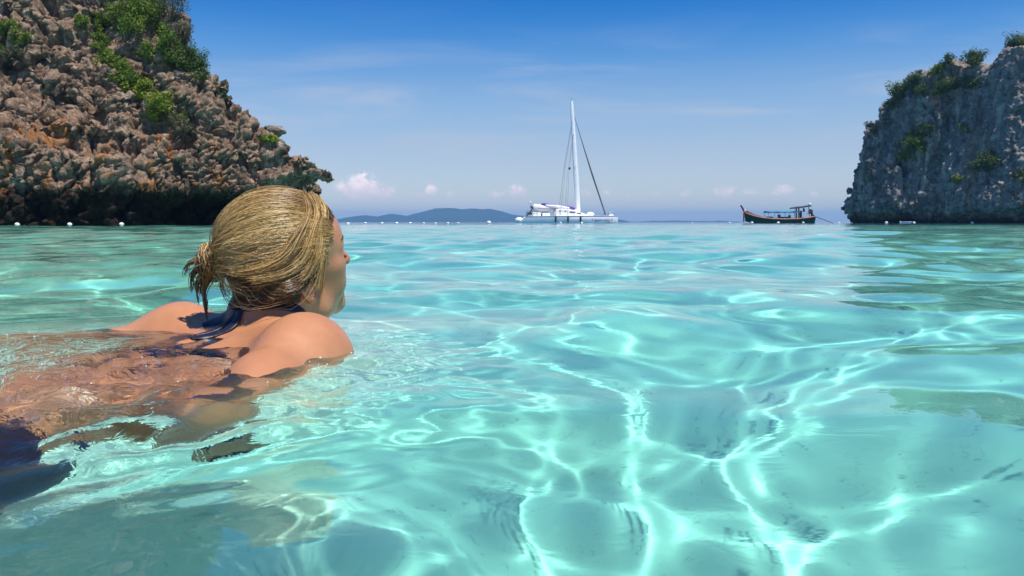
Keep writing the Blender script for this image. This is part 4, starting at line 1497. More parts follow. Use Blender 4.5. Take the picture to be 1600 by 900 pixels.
def build_body():
    # --- body at 5 mm
    B = SDF((-1.30, -.30, -.75), (-.02, 1.50, .22), .0055)
    T = MID
    # rib cage, waist, pelvis
    B.ell(T + v3(0, 0, -.058) - .04 * BF, (.150, .105, .080), (AX, nrm(np.cross(UP, AX)), UP), .04)
    B.ell(T - .15 * BF + v3(0, 0, -.076), (.138, .17, .092), (nrm(BL + .5 * AX), BF, UP), .05)
    B.ell(T - .30 * BF + v3(0, 0, -.078), (.116, .14, .080), (BL, BF, UP), .05)
    B.ell(PELV, (.158, .125, .090), (BL, BF, UP), .05)
    for s_ in (-1, 1):
        B.ell(PELV + s_ * .074 * BL - .060 * BF + v3(0, 0, .018), (.085, .092, .082), (BL, BF, UP), .03)
    # spine furrow and shoulder blades
    B.cap(T - .06 * BF + v3(0, 0, .020), T - .42 * BF + v3(0, 0, .002), .012, .014, .03, sub=True)
    for s_ in (-1, 1):
        c = T + s_ * .085 * AX - .055 * BF + v3(0, 0, -.028)
        B.ell(c, (.045, .075, .022), (nrm(AX + .25 * s_ * BF), nrm(BF - .25 * s_ * AX), UP), .03)
    # breasts (under water)
    for s_ in (-1, 1):
        B.ell(T + s_ * .070 * AX - .07 * BF + v3(0, 0, -.150), (.055, .060, .055), None, .04)
    # trapezius, neck
    C7 = T + .055 * BF + v3(0, 0, .004)
    nk = H(-.028, 0, -.055)
    B.cap(C7 - .02 * BF + v3(0, 0, -.045), nk, .056, .050, .03)
    for sh, s_ in ((SH_R, 1), (SH_L, -1)):
        B.cap(C7 + s_ * .02 * AX + v3(0, 0, -.012), sh + v3(0, 0, .016), .040, .036, .035)
        B.cap(C7 - .06 * BF + s_ * .03 * AX + v3(0, 0, -.03), sh - .03 * BF + v3(0, 0, -.004), .038, .036, .035)
        B.cap(nk + v3(0, 0, .02), C7 + s_ * .07 * AX + v3(0, 0, -.004), .030, .030, .03)
    # arms
    for sh, el, wr, s_ in ((SH_R, ELB_R, WRI_R, 1), (SH_L, ELB_L, WRI_L, -1)):
        B.ell(sh + .012 * s_ * AX, (.056, .058, .052), (AX, np.cross(UP, AX), UP), .03)
        mid = sh + .45 * (el - sh)
        B.cap(sh, mid, .050, .046, .03)
        B.cap(mid, el, .045, .038, .02)
        f1 = el + .35 * (wr - el)
        B.cap(el, f1, .036, .037, .015)
        B.cap(f1, wr, .036, .024, .015, flat=(UP, 1.0))
        add_hand(B, wr, (wr - el) + v3(.05 * s_, .03, .03), v3(-.1 * s_, -.2, 1), s_)
    # legs
    for kn, an, s_ in ((KNEE_R, ANK_R, 1), (KNEE_L, ANK_L, -1)):
        hip = PELV + s_ * .082 * BL - .03 * BF + v3(0, 0, -.012)
        B.cap(hip, kn, .084, .052, .04)
        B.ell(kn, (.052, .054, .052), None, .02)
        cf = kn + .30 * (an - kn)
        B.cap(kn, cf, .050, .052, .02)
        B.cap(cf, an, .051, .030, .02)
        add_foot(B, an, (an - kn) + v3(0, 0, -.05), v3(0, 0, -1) + .3 * BF)
    # --- head and neck on a finer grid
    A = SDF((-.55, 1.06, -.06), (-.18, 1.44, .26), .0030)
    ax = (HF, HR, HU)

    def e(c, rad, k=.012, sub=False, axes=ax):
        A.ell(H(*c), [HS * q for q in rad], axes, k, sub)

    def cp(a, b, ra, rb, k=.010, sub=False):
        A.cap(H(*a), H(*b), HS * ra, HS * rb, k, sub)
    A.cap(C7 - .02 * BF + v3(0, 0, -.045), nk, .056, .050, .03)
    for sh, s_ in ((SH_R, 1), (SH_L, -1)):
        A.cap(nk + v3(0, 0, .02), C7 + s_ * .07 * AX + v3(0, 0, -.004), .030, .030, .03)
    cp((-.030, 0, -.05), (-.045, 0, -.12), .052, .052, .03)
    cp((.0, .03, -.06), (.03, .018, -.14), .022, .02, .03)       # neck muscles
    cp((.0, -.03, -.06), (.03, -.018, -.14), .022, .02, .03)
    e((-.012, 0, .024), (.098, .075, .084), .02)
    e((.028, 0, .030), (.064, .066, .062), .02)
    e((.026, 0, -.035), (.062, .058, .072), .02)
    for s_ in (-1, 1):
        cp((-.006, s_ * .054, -.045), (.022, s_ * .047, -.082), .015, .014, .022)
        cp((.022, s_ * .047, -.082), (.070, s_ * .013, -.098), .014, .013, .022)
        e((.052, s_ * .044, -.014), (.026, .020, .018), .02)      # cheek bone
        e((.048, s_ * .036, -.048), (.032, .022, .030), .02)      # cheek
        cp((.080, s_ * .012, .021), (.066, s_ * .046, .020), .010, .009, .014)  # brow
        e((.092, s_ * .033, .003), (.016, .017, .013), .010, True)
        cp((.092, s_ * .010, -.027), (.089, s_ * .013, -.029), .0070, .006, .006)  # nostril wing
    e((.076, 0, -.094), (.020, .022, .016), .014)
    e((.074, 0, -.058), (.022, .030, .026), .016)
    cp((.083, 0, .014), (.106, 0, -.021), .0075, .0090, .010)
    e((.106, 0, -.024), (.0095, .0100, .0085), .006)
    e((.093, 0, -.052), (.0090, .020, .0055), .006)
    e((.091, 0, -.063), (.0095, .018, .0065), .006)
    cp((.100, -.016, -.0572), (.100, .016, -.0572), .0022, .0022, .003, True)
    for s_ in (-1, 1):
        for q in range(1):
            e((.083, s_ * .006, -.034), (.004, .003, .003), .002, True)
        # ear: rim, inner fold, bowl, lobe
        b0 = v3(-.006, s_ * .074, -.025)
        pts = [(.014, -.002, .010), (.012, .004, .024), (.0, .009, .032), (-.013, .013, .028), (-.020, .015, .012), (-.018, .014, -.006), (-.010, .010, -.020), (.002, .005, -.029), (.009, .001, -.026)]
        e(tuple(b0 + v3(-.004, s_ * .001, .002)), (.016, .006, .026), .006)
        for p, q in zip(pts, pts[1:]):
            cp(tuple(b0 + v3(p[0], s_ * p[1], p[2])), tuple(b0 + v3(q[0], s_ * q[1], q[2])), .0040, .0040, .004)
        e(tuple(b0 + v3(.001, s_ * .006, -.027)), (.0085, .0050, .0090), .004)
        e(tuple(b0 + v3(-.002, s_ * .012, .004)), (.009, .007, .014), .004, True)
        cp(tuple(b0 + v3(-.012, s_ * .010, .016)), tuple(b0 + v3(-.010, s_ * .008, -.012)), .003, .003, .003)
        cp(tuple(b0 + v3(.011, s_ * .002, -.006)), tuple(b0 + v3(.010, s_ * .004, -.014)), .0036, .003, .003)
    # join: sample the head field into the body's grid and mesh everything at one step near the head
    return B, A


M_SKIN = bpy.data.materials.new('tanned_wet_skin')
M_SKIN.use_nodes = True
t = NT(M_SKIN.node_tree)
b = t.n['Principled BSDF']
tc = t.node('ShaderNodeTexCoord').outputs['Object']
c = t.ramp(t.noise(tc, 9, 5, .6), [(.3, (.42, .175, .08)), (.5, (.48, .21, .10)), (.72, (.54, .255, .13))])
fre = t.voronoi(tc, 60)
c = t.mix(t.math('MULTIPLY', t.maprange(fre.outputs['Distance'], .0, .13, .65, 0), t.maprange(t.noise(tc, 17, 2), .46, .6, 0, 1)), c, (.25, .10, .05))
red = t.node('ShaderNodeAttribute', attribute_name='flush').outputs['Fac']
c = t.mix(t.math('MULTIPLY', red, .55), c, (.52, .13, .08))
t.link(c, b.inputs['Base Color'])
b.inputs['Specular IOR Level'].default_value = .5
t.link(t.maprange(t.noise(tc, 26, 4, .6), .3, .7, .24, .46), b.inputs['Roughness'])
pore = t.noise(tc, 420, 3, .6)
n1 = t.bump(pore, .22, .0012)
drop = t.voronoi(t.mapping(tc, (1, 1, 1)), 210)
dm = t.math('MULTIPLY', t.maprange(drop.outputs['Distance'], .05, .30, 1, 0, True), t.maprange(t.noise(tc, 23, 2), .55, .68, 0, 1))
n2 = t.bump(dm, .6, .0011, n1)
t.link(n2, b.inputs['Normal'])


def build_person():
    B, A = build_body()
    # single field at 3.4 mm so that the body stays one continuous surface
    h = .0036
    lo, hi = B.lo, B.lo + B.h * (np.array(B.n) - 1)
    n = [int((hi[q] - lo[q]) / h) for q in range(3)]

    def resample(G, lo_, n_):
        ax_ = [(lo_[q] + h * np.arange(n_[q], dtype=np.float32) - G.lo[q]) / G.h for q in range(3)]
        out = G.f
        for q in range(3):
            i0 = np.clip(np.floor(ax_[q]).astype(int), 0, G.n[q] - 2)
            fr = np.clip(ax_[q] - i0, 0, 1).astype(np.float32)
            sh = [1, 1, 1]
            sh[q] = -1
            out = np.take(out, i0, axis=q) * (1 - fr).reshape(sh) + np.take(out, i0 + 1, axis=q) * fr.reshape(sh)
        return out
    f = resample(B, lo, n)
    a0 = np.ceil((A.lo - lo) / h).astype(int)
    a1 = np.floor((A.lo + A.h * (np.array(A.n) - 1) - lo) / h).astype(int)
    a1 = np.minimum(a1, n)
    sl = tuple(slice(x, y) for x, y in zip(a0, a1))
    f[sl] = smin(f[sl], resample(A, lo + h * a0, a1 - a0), .010)
    V, F = surface_nets(f, lo, h)
    # light smoothing of the marching steps
    E = np.concatenate([F[:, [0, 1]], F[:, [1, 2]], F[:, [2, 3]], F[:, [3, 0]]])
    deg = np.bincount(E[:, 0], minlength=len(V)) + np.bincount(E[:, 1], minlength=len(V))
    for lam in (.5, -.52, .5, -.52):
        acc = np.stack([np.bincount(E[:, 0], V[E[:, 1], q], len(V)) + np.bincount(E[:, 1], V[E[:, 0], q], len(V)) for q in range(3)], -1)
        V = V + lam * (acc / np.maximum(deg, 1)[:, None] - V)
    return V.astype(np.float32), F


PV, PF = build_person()
# keep the main connected body only
person = np_mesh('person', PV, PF, True, M_SKIN)
person.cycles.is_caustics_receiver = True
tag(person, 'woman with wet blonde hair in a small bun swimming in a dark bikini', 'person')
PH = to_head(PV)
fl = np.exp(-(((PH - (.100, 0, -.02)) / (.03, .03, .025)) ** 2).sum(1)) + .8 * np.exp(-(((PH - (-.006, .08, -.025)) / (.03, .02, .035)) ** 2).sum(1)) + .5 * np.exp(-(((PH - (.06, .045, -.03)) / (.03, .03, .03)) ** 2).sum(1))
attr(person, 'flush', np.clip(fl, 0, 1))
print('person', time.time() - T0, len(PF))

person_bvh = BVHTree.FromPolygons(PV.tolist(), PF.tolist())


def child_of_person(o, caustic=True):
    o.parent = person
    if caustic:
        o.cycles.is_caustics_receiver = True
    return o


# thin water has no colour of its own: mark where the surface lies just over skin
def water_thinness():
    me = water.data
    co = np.empty(len(me.vertices) * 3, np.float32)
    me.vertices.foreach_get('co', co)
    co = co.reshape(-1, 3)
    thin = np.zeros(len(co), np.float32)
    idx = np.nonzero((co[:, 0] > -1.4) & (co[:, 0] < .15) & (co[:, 1] > -.4) & (co[:, 1] < 1.65))[0]
    for i in idx:
        hit = person_bvh.find_nearest(Vector(co[i]), .24)
        if hit[3] is not None:
            thin[i] = 1 - sstep(.01, .21, hit[3])
    attr(water, 'thinness', thin)


water_thinness()
print('thin', time.time() - T0)


# ---- eyes, lids, brows, lashes
M_EYE = principled('eye_white', (.75, .72, .68), .1, .6)
M_LASH = principled('dark_hair', (.035, .02, .012), .5, .4)
for s_ in (-1, 1):
    c = H(.0700, s_ * .033, .002)
    o = MB().ball(tuple(c), .0116, 20, 14).build('eye', M_EYE, person)
    q = MB()
    iris = c + HS * .0106 * nrm(HF * .93 - HU * .38)
    q.ball(tuple(iris), (.0035, .0035, .0035), 12, 8)
    q.build('iris', M_LASH, o)
    q = MB()
    rings = []
    for i in range(9):                       # upper lid, lowered
        el = -0.35 + (math.pi / 2 + .35) * i / 8
        rings.append([tuple(c + .0128 * (HF * math.cos(el) * math.cos(a_) + HR * math.cos(el) * math.sin(a_) + HU * math.sin(el))) for a_ in np.linspace(-1.5, 1.5, 17)])
    q.loft(rings, cap=False, close=False)
    o = q.build('eyelid', M_SKIN, person)
    attr(o, 'flush', np.full(len(o.data.vertices), .3))
    q = MB()
    for a_ in np.linspace(-1.05, 1.15, 26):
        r0 = c + .0129 * (HF * math.cos(-.33) * math.cos(a_) + HR * math.cos(-.33) * math.sin(a_) + HU * math.sin(-.33))
        out = nrm(HF * math.cos(a_) + HR * math.sin(a_) - .45 * HU)
        q.tube([tuple(r0), tuple(r0 + .005 * out), tuple(r0 + .0075 * out + .002 * HU)], [.0004, .0003, .0001], 4)
    o = q.build('eyelash', M_LASH, person)
    o['kind'] = 'stuff'
    q = MB()
    rnd = random.Random(5 + s_)
    for i in range(70):
        f = rnd.random()
        r_ = .010 + .040 * f
        p = H(.088 - .020 * f ** 1.8, s_ * r_, .022 + .008 * math.sin(f * 2.3) + .004 * (rnd.random() - .5))
        hit = person_bvh.find_nearest(Vector(p))
        p = np.array(hit[0]) + .0006 * np.array(hit[1])
        d = -HF * .5 * f + HR * s_ * .8 + HU * .35 * (1 - f)
        nb = np.array(hit[1])
        d = nrm(d - nb * (d @ nb))
        q.tube([tuple(p - .0004 * nb), tuple(p + .005 * d - .0002 * nb)], [.00035, .00015], 3)
    o = q.build('eyebrow', M_LASH, person)
    o['kind'] = 'stuff'

# ---- hair
M_HAIR = bpy.data.materials.new('wet_blonde_hair')
M_HAIR.use_nodes = True
t = NT(M_HAIR.node_tree)
b = t.n['Principled BSDF']
tone = t.node('ShaderNodeAttribute', attribute_name='tone').outputs['Fac']
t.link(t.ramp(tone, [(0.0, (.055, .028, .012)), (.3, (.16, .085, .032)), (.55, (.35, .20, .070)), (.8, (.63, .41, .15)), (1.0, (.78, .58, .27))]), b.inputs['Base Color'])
b.inputs['Roughness'].default_value = .36
b.inputs['Specular IOR Level'].default_value = .6


def strand_mesh(name, P, rad, tone_, parent, mat=None):
    """P (N,K,3) strand points, rad (N,K): three-sided tubes in one mesh."""
    N, K, _ = P.shape
    T_ = np.gradient(P, axis=1)
    T_ /= np.maximum(np.linalg.norm(T_, axis=-1, keepdims=True), 1e-9)
    ref = np.array([.21, .13, .97])
    U = np.cross(T_, ref)
    U /= np.maximum(np.linalg.norm(U, axis=-1, keepdims=True), 1e-9)
    W_ = np.cross(T_, U)
    ang = np.arange(3) * 2 * math.pi / 3
    V = P[:, :, None] + (U[:, :, None] * np.cos(ang)[:, None] + W_[:, :, None] * np.sin(ang)[:, None]) * rad[:, :, None, None]
    idx = np.arange(N * K * 3).reshape(N, K, 3)
    a, b_ = idx[:, :-1], idx[:, 1:]
    F = np.stack([a, np.roll(a, -1, 2), np.roll(b_, -1, 2), b_], -1).reshape(-1, 4)
    o = np_mesh(name, V.reshape(-1, 3), F, True, mat or M_HAIR, parent)
    attr(o, 'tone', np.clip(np.repeat(tone_.reshape(N, -1) + np.zeros((N, K)), 3, axis=1).reshape(-1), 0, 1))
    return o


LINE_U = [-.12, -.10, -.085, -.06, -.032, -.022, .0, .03, .06, .085, .12]
LINE_F = [-.066, -.050, -.040, -.028, -.016, .008, .022, .038, .056, .078, .11]


def on_scalp(Q):
    return (Q[:, 0] < np.interp(Q[:, 2], LINE_U, LINE_F)) & (Q[:, 2] > -.105) & (np.abs(Q[:, 1]) < .10)


rng = np.random.default_rng(7)
PN = vert_normals(PV, PF)
near_head = (np.abs(PH) < (.13, .11, .13)).all(1) & (np.linalg.norm(PH - (-.014, 0, .012), axis=1) < .112) & ~((PH[:, 2] < -.050) & (PH[:, 0] < -.082))
scalp = near_head & on_scalp(PH)
notear = ~((np.abs(PH[:, 1]) > .0765) & (PH[:, 2] < .02) & (PH[:, 0] > -.04))
capm = scalp & (PH[:, 2] > -.080)
Vc, Fc = drop_hidden(PV + PN * .0035, PF, capm & notear)
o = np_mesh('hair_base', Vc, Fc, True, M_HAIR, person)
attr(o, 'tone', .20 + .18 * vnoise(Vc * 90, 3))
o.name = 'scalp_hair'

HC = np.array([-.014, 0, .012])
BUN0 = np.array([-.098, -.036, .010])         # where the ponytail is gathered
BUNC = np.array([-.118, -.050, .008])        # centre of the bun


def radius_dir(D):
    """Distance from HC to the skin along unit local directions D."""
    out = np.empty(len(D))
    o_ = Vector(H(*HC))
    for i, d in enumerate(D):
        w_ = Vector(HF * d[0] + HR * d[1] + HU * d[2])
        hit = person_bvh.ray_cast(o_ + w_ * .20, -w_)
        out[i] = .20 - hit[3] if hit[0] is not None else .08
    lim = np.interp(D[:, 2], [-1, -.85, -.6, -.1, 1], [.088, .092, .097, .106, .125])
    return np.clip(out, .06, lim)


# table of smooth skin radii over direction
nth, nph = 60, 120
TH, PHI = np.meshgrid(np.linspace(0, math.pi, nth), np.linspace(-math.pi, math.pi, nph, endpoint=False), indexing='ij')
RD = radius_dir(np.stack([np.sin(TH) * np.cos(PHI), np.sin(TH) * np.sin(PHI), np.cos(TH)], -1).reshape(-1, 3)).reshape(nth, nph)
for _ in range(3):
    RD = (RD + np.roll(RD, 1, 1) + np.roll(RD, -1, 1) + np.vstack([RD[:1], RD[:-1]]) + np.vstack([RD[1:], RD[-1:]])) / 5


def skin_r(D):
    th = np.arccos(np.clip(D[..., 2], -1, 1)) / math.pi * (nth - 1)
    ph = (np.arctan2(D[..., 1], D[..., 0]) + math.pi) / (2 * math.pi) * nph
    i0 = np.clip(np.floor(th).astype(int), 0, nth - 2)
    j0 = np.floor(ph).astype(int) % nph
    fi, fj = th - i0, ph - np.floor(ph)
    j1 = (j0 + 1) % nph
    return RD[i0, j0] * (1 - fi) * (1 - fj) + RD[i0 + 1, j0] * fi * (1 - fj) + RD[i0, j1] * (1 - fi) * fj + RD[i0 + 1, j1] * fi * fj


def combed(starts, end, K, lift, offs, wob_seed, wob=.0035, sag=0.0):
    """Strands combed over the skull from starts (N,3 local) to end (N,3 local)."""
    d0 = starts - HC
    d0 /= np.linalg.norm(d0, axis=1, keepdims=True)
    d1 = end - HC
    d1 /= np.linalg.norm(d1, axis=1, keepdims=True)
    om = np.arccos(np.clip((d0 * d1).sum(1), -1, 1))[:, None, None]
    t_ = np.linspace(0, 1, K)[None, :, None]
    D = (np.sin((1 - t_) * om) * d0[:, None] + np.sin(t_ * om) * d1[:, None]) / np.maximum(np.sin(om), 1e-4)
    D = D + sag * np.sin(math.pi * t_) * np.array([0, 0, -1.0])
    # neighbours share a wobble so that locks keep together
    base = starts[:, None] * 22 + t_ * 2.4
    wv = np.stack([vnoise((base + 11.3 * q).reshape(-1, 3), wob_seed + q).reshape(D.shape[:2]) for q in range(3)], -1)
    D = D + wv * wob / .09 * np.sin(math.pi * t_) ** .7
    D /= np.linalg.norm(D, axis=-1, keepdims=True)
    r = skin_r(D) + offs[:, None] + lift[:, None] * np.sin(math.pi * t_[..., 0]) ** .8
    # gather towards the tie
    P = HC + D * r[..., None]
    g = sstep(.80, 1.0, t_)
    return P * (1 - g) + (end[:, None] * g)


def local_to_world(P):
    return HO + HS * (P[..., 0:1] * HF + P[..., 1:2] * HR + P[..., 2:3] * HU)


cand = PH[scalp & notear]
# guides: along the hairline and all over the scalp
lineF = np.interp(cand[:, 2], LINE_U, LINE_F)
edge = cand[(cand[:, 0] > lineF - .012)]
gi = np.concatenate([edge[rng.integers(0, len(edge), 300)], cand[rng.integers(0, len(cand), 420)]])
NS = 24
starts = np.repeat(gi, NS, 0) + rng.normal(0, .0030, (len(gi) * NS, 3))
end = BUN0 + rng.normal(0, .0065, starts.shape)
gl = np.repeat(rng.random(len(gi)), NS)
g_off = np.repeat(rng.random(len(gi)) ** 1.5 * .0085, NS)
offs = .0045 + g_off + rng.random(len(starts)) * .0016
top = sstep(.02, .09, starts[:, 2])
lift = .0005 + .010 * top * (0.5 + .8 * gl) + rng.random(len(starts)) * .002
K = 18
tt_ = np.linspace(0, 1, K)
P = combed(starts, end, K, lift, offs, 40, .0068)
P += rng.normal(0, .00045, (len(P), 1, 3)) * np.sin(math.pi * tt_)[None, :, None] + rng.normal(0, .0003, P.shape)
tt = np.linspace(0, 1, K)
bare = ((np.abs(P[..., 0] - .002) < .026) & (P[..., 2] > -.074) & (P[..., 2] < -.024) & (np.abs(P[..., 1]) > .060)).any(1)
P, starts, tone_ = P[~bare], starts[~bare], None
gl = gl[~bare]
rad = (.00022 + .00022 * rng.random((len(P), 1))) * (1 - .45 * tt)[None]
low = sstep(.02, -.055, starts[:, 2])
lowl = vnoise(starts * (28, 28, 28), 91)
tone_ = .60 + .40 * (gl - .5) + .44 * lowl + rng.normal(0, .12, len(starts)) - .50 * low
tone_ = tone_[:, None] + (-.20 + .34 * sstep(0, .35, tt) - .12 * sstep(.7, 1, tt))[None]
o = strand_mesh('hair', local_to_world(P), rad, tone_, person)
o['kind'] = 'stuff'

# side-parted front: locks that fall over the temple and behind the ear
locks = [
    ([(.060, .018, .100), (.066, .048, .085), (.058, .070, .050), (.040, .083, .012), (.022, .090, -.020), (.004, .092, -.040)], 64, .007, .72),
    ([(.055, .020, .104), (.058, .052, .086), (.048, .076, .046), (.028, .088, .008), (.0, .093, -.012), (-.030, .088, -.020)], 76, .009, .66),
    ([(.066, .012, .098), (.074, .040, .080), (.068, .064, .046), (.056, .074, .010), (.044, .080, -.022), (.036, .080, -.050)], 34, .005, .60),
    ([(.048, .024, .108), (.046, .058, .086), (.030, .082, .046), (.004, .092, .016), (-.034, .088, .004), (-.070, .068, .0)], 76, .009, .70),
    ([(.038, .020, .112), (.030, .058, .092), (.008, .084, .056), (-.024, .090, .030), (-.060, .074, .016), (-.088, .03, .008)], 83, .010, .62),
    ([(.058, .010, .104), (.062, .044, .088), (.056, .070, .048), (.044, .082, .014), (.036, .086, -.010), (.030, .088, -.032)], 41, .006, .80),
    ([(-.020, .086, -.020), (-.022, .090, -.045), (-.024, .080, -.075), (-.020, .070, -.102), (-.016, .064, -.122)], 10, .004, .50),
    ([(.014, .090, -.006), (.006, .094, -.034), (-.004, .088, -.062), (-.012, .078, -.090), (-.014, .070, -.112)], 8, .005, .62),
    ([(-.046, .052, -.070), (-.044, .056, -.090), (-.042, .052, -.112), (-.040, .050, -.130)], 16, .008, .30),
    ([(-.060, .030, -.070), (-.058, .034, -.092), (-.056, .030, -.114), (-.054, .030, -.134)], 18, .009, .28),
    ([(-.066, .0, -.066), (-.064, .002, -.090), (-.062, .0, -.116), (-.060, .0, -.138)], 16, .009, .26),
    ([(.050, .074, .028), (.046, .080, -.004), (.040, .082, -.034), (.037, .079, -.062)], 7, .004, .66),
]
allP, allT, allR = [], [], []
for pts, n, w_, tn in locks:
    pts = np.array(pts)
    tk = np.linspace(0, len(pts) - 1, 16)
    c0 = np.stack([np.interp(tk, np.arange(len(pts)), pts[:, q]) for q in range(3)], -1)
    for _ in range(3):
        c0[1:-1] = (c0[:-2] + 2 * c0[1:-1] + c0[2:]) / 4
    for i in range(n):
        o1 = rng.normal(0, w_ * .45, 3)
        o2 = o1 * (.35 + rng.random() * .8) + rng.normal(0, w_ * .25, 3)
        f_ = np.linspace(0, 1, 16)[:, None]
        bow = np.sin(math.pi * f_) * rng.normal(0, w_ * .3, 3)
        allP.append(c0 + o1 * (1 - f_) + o2 * f_ + bow)
        allT.append(np.clip(tn + rng.normal(0, .15), .1, 1) + (-.18 + .2 * sstep(0, .25, f_[:, 0])))
        allR.append((.00030 + .0003 * rng.random()) * (1 - .6 * f_[:, 0]))
allP = np.array(allP)
allT, allR = np.array(allT), np.array(allR)
hid = ((allP[..., 0] > -.046) & (allP[..., 0] < .020) & (allP[..., 2] < -.028) & (allP[..., 2] > -.080)).any(1)
ok = ~hid | (rng.random(len(allP)) < .10)
allP, allT, allR = allP[ok], allT[ok], allR[ok]
allP[..., 0] -= .010 + .016 * sstep(.10, .05, allP[..., 2])
# keep them outside the head
D = allP - HC
rr = np.linalg.norm(D, axis=-1)
D /= rr[..., None]
inz = allP[..., 2] > -.07
need = np.where(inz, np.maximum(rr, skin_r(D) + .004), rr)
allP = HC + D * need[..., None]
o = strand_mesh('front_lock', local_to_world(allP), np.array(allR), np.array(allT), person)
o['kind'] = 'stuff'

# fly-away hairs
si = cand[rng.integers(0, len(cand), 260)]
P = combed(si, BUN0 + rng.normal(0, .010, si.shape), 16, .010 + .012 * rng.random(len(si)), .008 + .006 * rng.random(len(si)), 77, .009)
o = strand_mesh('flyaway_hair', local_to_world(P), np.full(P.shape[:2], .00022), np.clip(rng.normal(.68, .15, len(si)), .2, 1)[:, None], person)
o['kind'] = 'stuff'

# the bun: coiled strands, wet tips hanging from it
bp, bt, br = [], [], []
for i in range(300):
    axis = nrm(np.array([.65, .55, .2]) + rng.normal(0, .45, 3))
    u = nrm(np.cross(axis, rng.normal(0, 1, 3)))
    v = np.cross(axis, u)
    a_ = np.linspace(0, rng.uniform(2.0, 4.2), 16) + rng.random() * 6.28
    R_ = .0235 * rng.uniform(.62, 1.12)
    c0 = BUNC + rng.normal(0, .0035, 3)
    p = c0 + R_ * (np.cos(a_)[:, None] * u + np.sin(a_)[:, None] * v) * np.array([.9, 1.0, 1.15]) + rng.normal(0, .0004, (16, 3))
    bp.append(p)
    bt.append(np.full(16, np.clip(rng.normal(.46, .2), .05, 1)))
    br.append(np.full(16, .0006 + .0005 * rng.random()))
for i in range(120):                      # hair running from the tie into the bun
    a_ = BUN0 + rng.normal(0, .007, 3)
    e_ = BUNC + nrm(rng.normal(0, 1, 3)) * .022
    f_ = np.linspace(0, 1, 16)[:, None]
    bp.append(a_ * (1 - f_) + e_ * f_ + np.sin(math.pi * f_) * rng.normal(0, .006, 3))
    bt.append(np.full(16, np.clip(rng.normal(.45, .2), .05, 1)))
    br.append(np.full(16, .0006 + .0004 * rng.random()))
o = strand_mesh('hair_bun', local_to_world(np.array(bp)), np.array(br), np.array(bt), person)
o['kind'] = 'stuff'
tips = [((-.010, -.016, -.010), (-.012, -.030, -.045), 26), ((-.006, -.010, -.016), (-.010, -.020, -.058), 22), ((-.004, .006, -.020), (-.006, -.006, -.075), 38), ((-.014, -.012, .004), (-.022, -.042, -.030), 18), ((-.006, .000, -.018), (.0, -.016, -.052), 16), ((.012, .022, -.018), (.016, .020, -.060), 8)]
bp, bt, br = [], [], []
# hanging tips fall straight down in the world
down = np.array([HF[2] * -1, HR[2] * -1, HU[2] * -1])
for a_, e_, n in tips:
    a_ = BUNC + np.array(a_)
    ln = abs(e_[2])
    e2 = a_ + np.array([e_[0], e_[1], 0]) * .6 + down * ln
    for i in range(n):
        f_ = np.linspace(0, 1, 14)[:, None]
        j = rng.normal(0, .0034, 3)
        k_ = rng.uniform(.6, 1.05)
        bow = np.sin(math.pi * f_ * .9) * np.array([-.006, -.010, .004])
        bp.append(a_ + j * (1 - .85 * f_) + (e2 - a_) * f_ * k_ + bow)
        bt.append(np.clip(rng.normal(.40, .16), .05, .9) - .22 * f_[:, 0])
        br.append((.0008 + .0004 * rng.random()) * (1 - .7 * f_[:, 0]))
o = strand_mesh('hair_tip', local_to_world(np.array(bp)), np.array(br), np.array(bt), person)
o['kind'] = 'stuff'
M_TIE = principled('dark_hair_tie', (.02, .015, .015), .6, .3)
q = MB()
ax_ = nrm(BUNC - BUN0)
u = nrm(np.cross(ax_, (0, 0, 1)))
v = np.cross(ax_, u)
q.tube([tuple(local_to_world(BUN0 + .3 * (BUNC - BUN0) + .0125 * (math.cos(k_) * u + math.sin(k_) * v))) for k_ in np.linspace(0, 2 * math.pi, 17)], .003, 6)
q.build('hair_tie', M_TIE, person)
print('hair', time.time() - T0)

# ---- bikini
M_BIK = principled('navy_swimwear', (.008, .010, .028), .42, .5, vary=.35, vscale=30, bump=.3, bscale=220, bdist=.002)


def shell(name, mask, off):
    Vs, Fs = drop_hidden(PV + PN * off, PF, mask)
    if len(Fs) == 0:
        return None
    return child_of_person(np_mesh(name, Vs, Fs, True, M_BIK))


rel = PV - MID
s_b = rel @ BF
s_l = rel @ BL
torso = np.abs(s_l) < .20
armd = np.full(len(PV), 9.0)
for a_, b_ in ((SH_R, ELB_R), (ELB_R, WRI_R), (SH_L, ELB_L), (ELB_L, WRI_L)):
    ab = b_ - a_
    k_ = np.clip(((PV - a_) @ ab) / (ab @ ab), 0, 1)
    armd = np.minimum(armd, np.linalg.norm(PV - a_ - k_[:, None] * ab, axis=1))
torso &= armd > .062
bust = rel[:, 2] < -.075
s_a = rel @ nrm(np.cross(UP, AX))
cup = bust & (np.abs(s_a + .07 - .0) < .075) & (PN[:, 2] < .25)
shell('bikini_top', torso & ((np.abs(s_b + .150) < .012) | (cup & (np.abs(rel @ AX) < .135))), .003)
pel = (PV - PELV)
pb, pl_ = pel @ BF, pel @ BL
back_cut = .030 - .30 * np.abs(pl_)
low_cut = -.155 + .95 * np.maximum(np.abs(pl_) - .055, 0)
shell('bikini_bottom', (np.abs(pl_) < .20) & (pb < .075) & (pb > low_cut) & (armd > .06), .003)


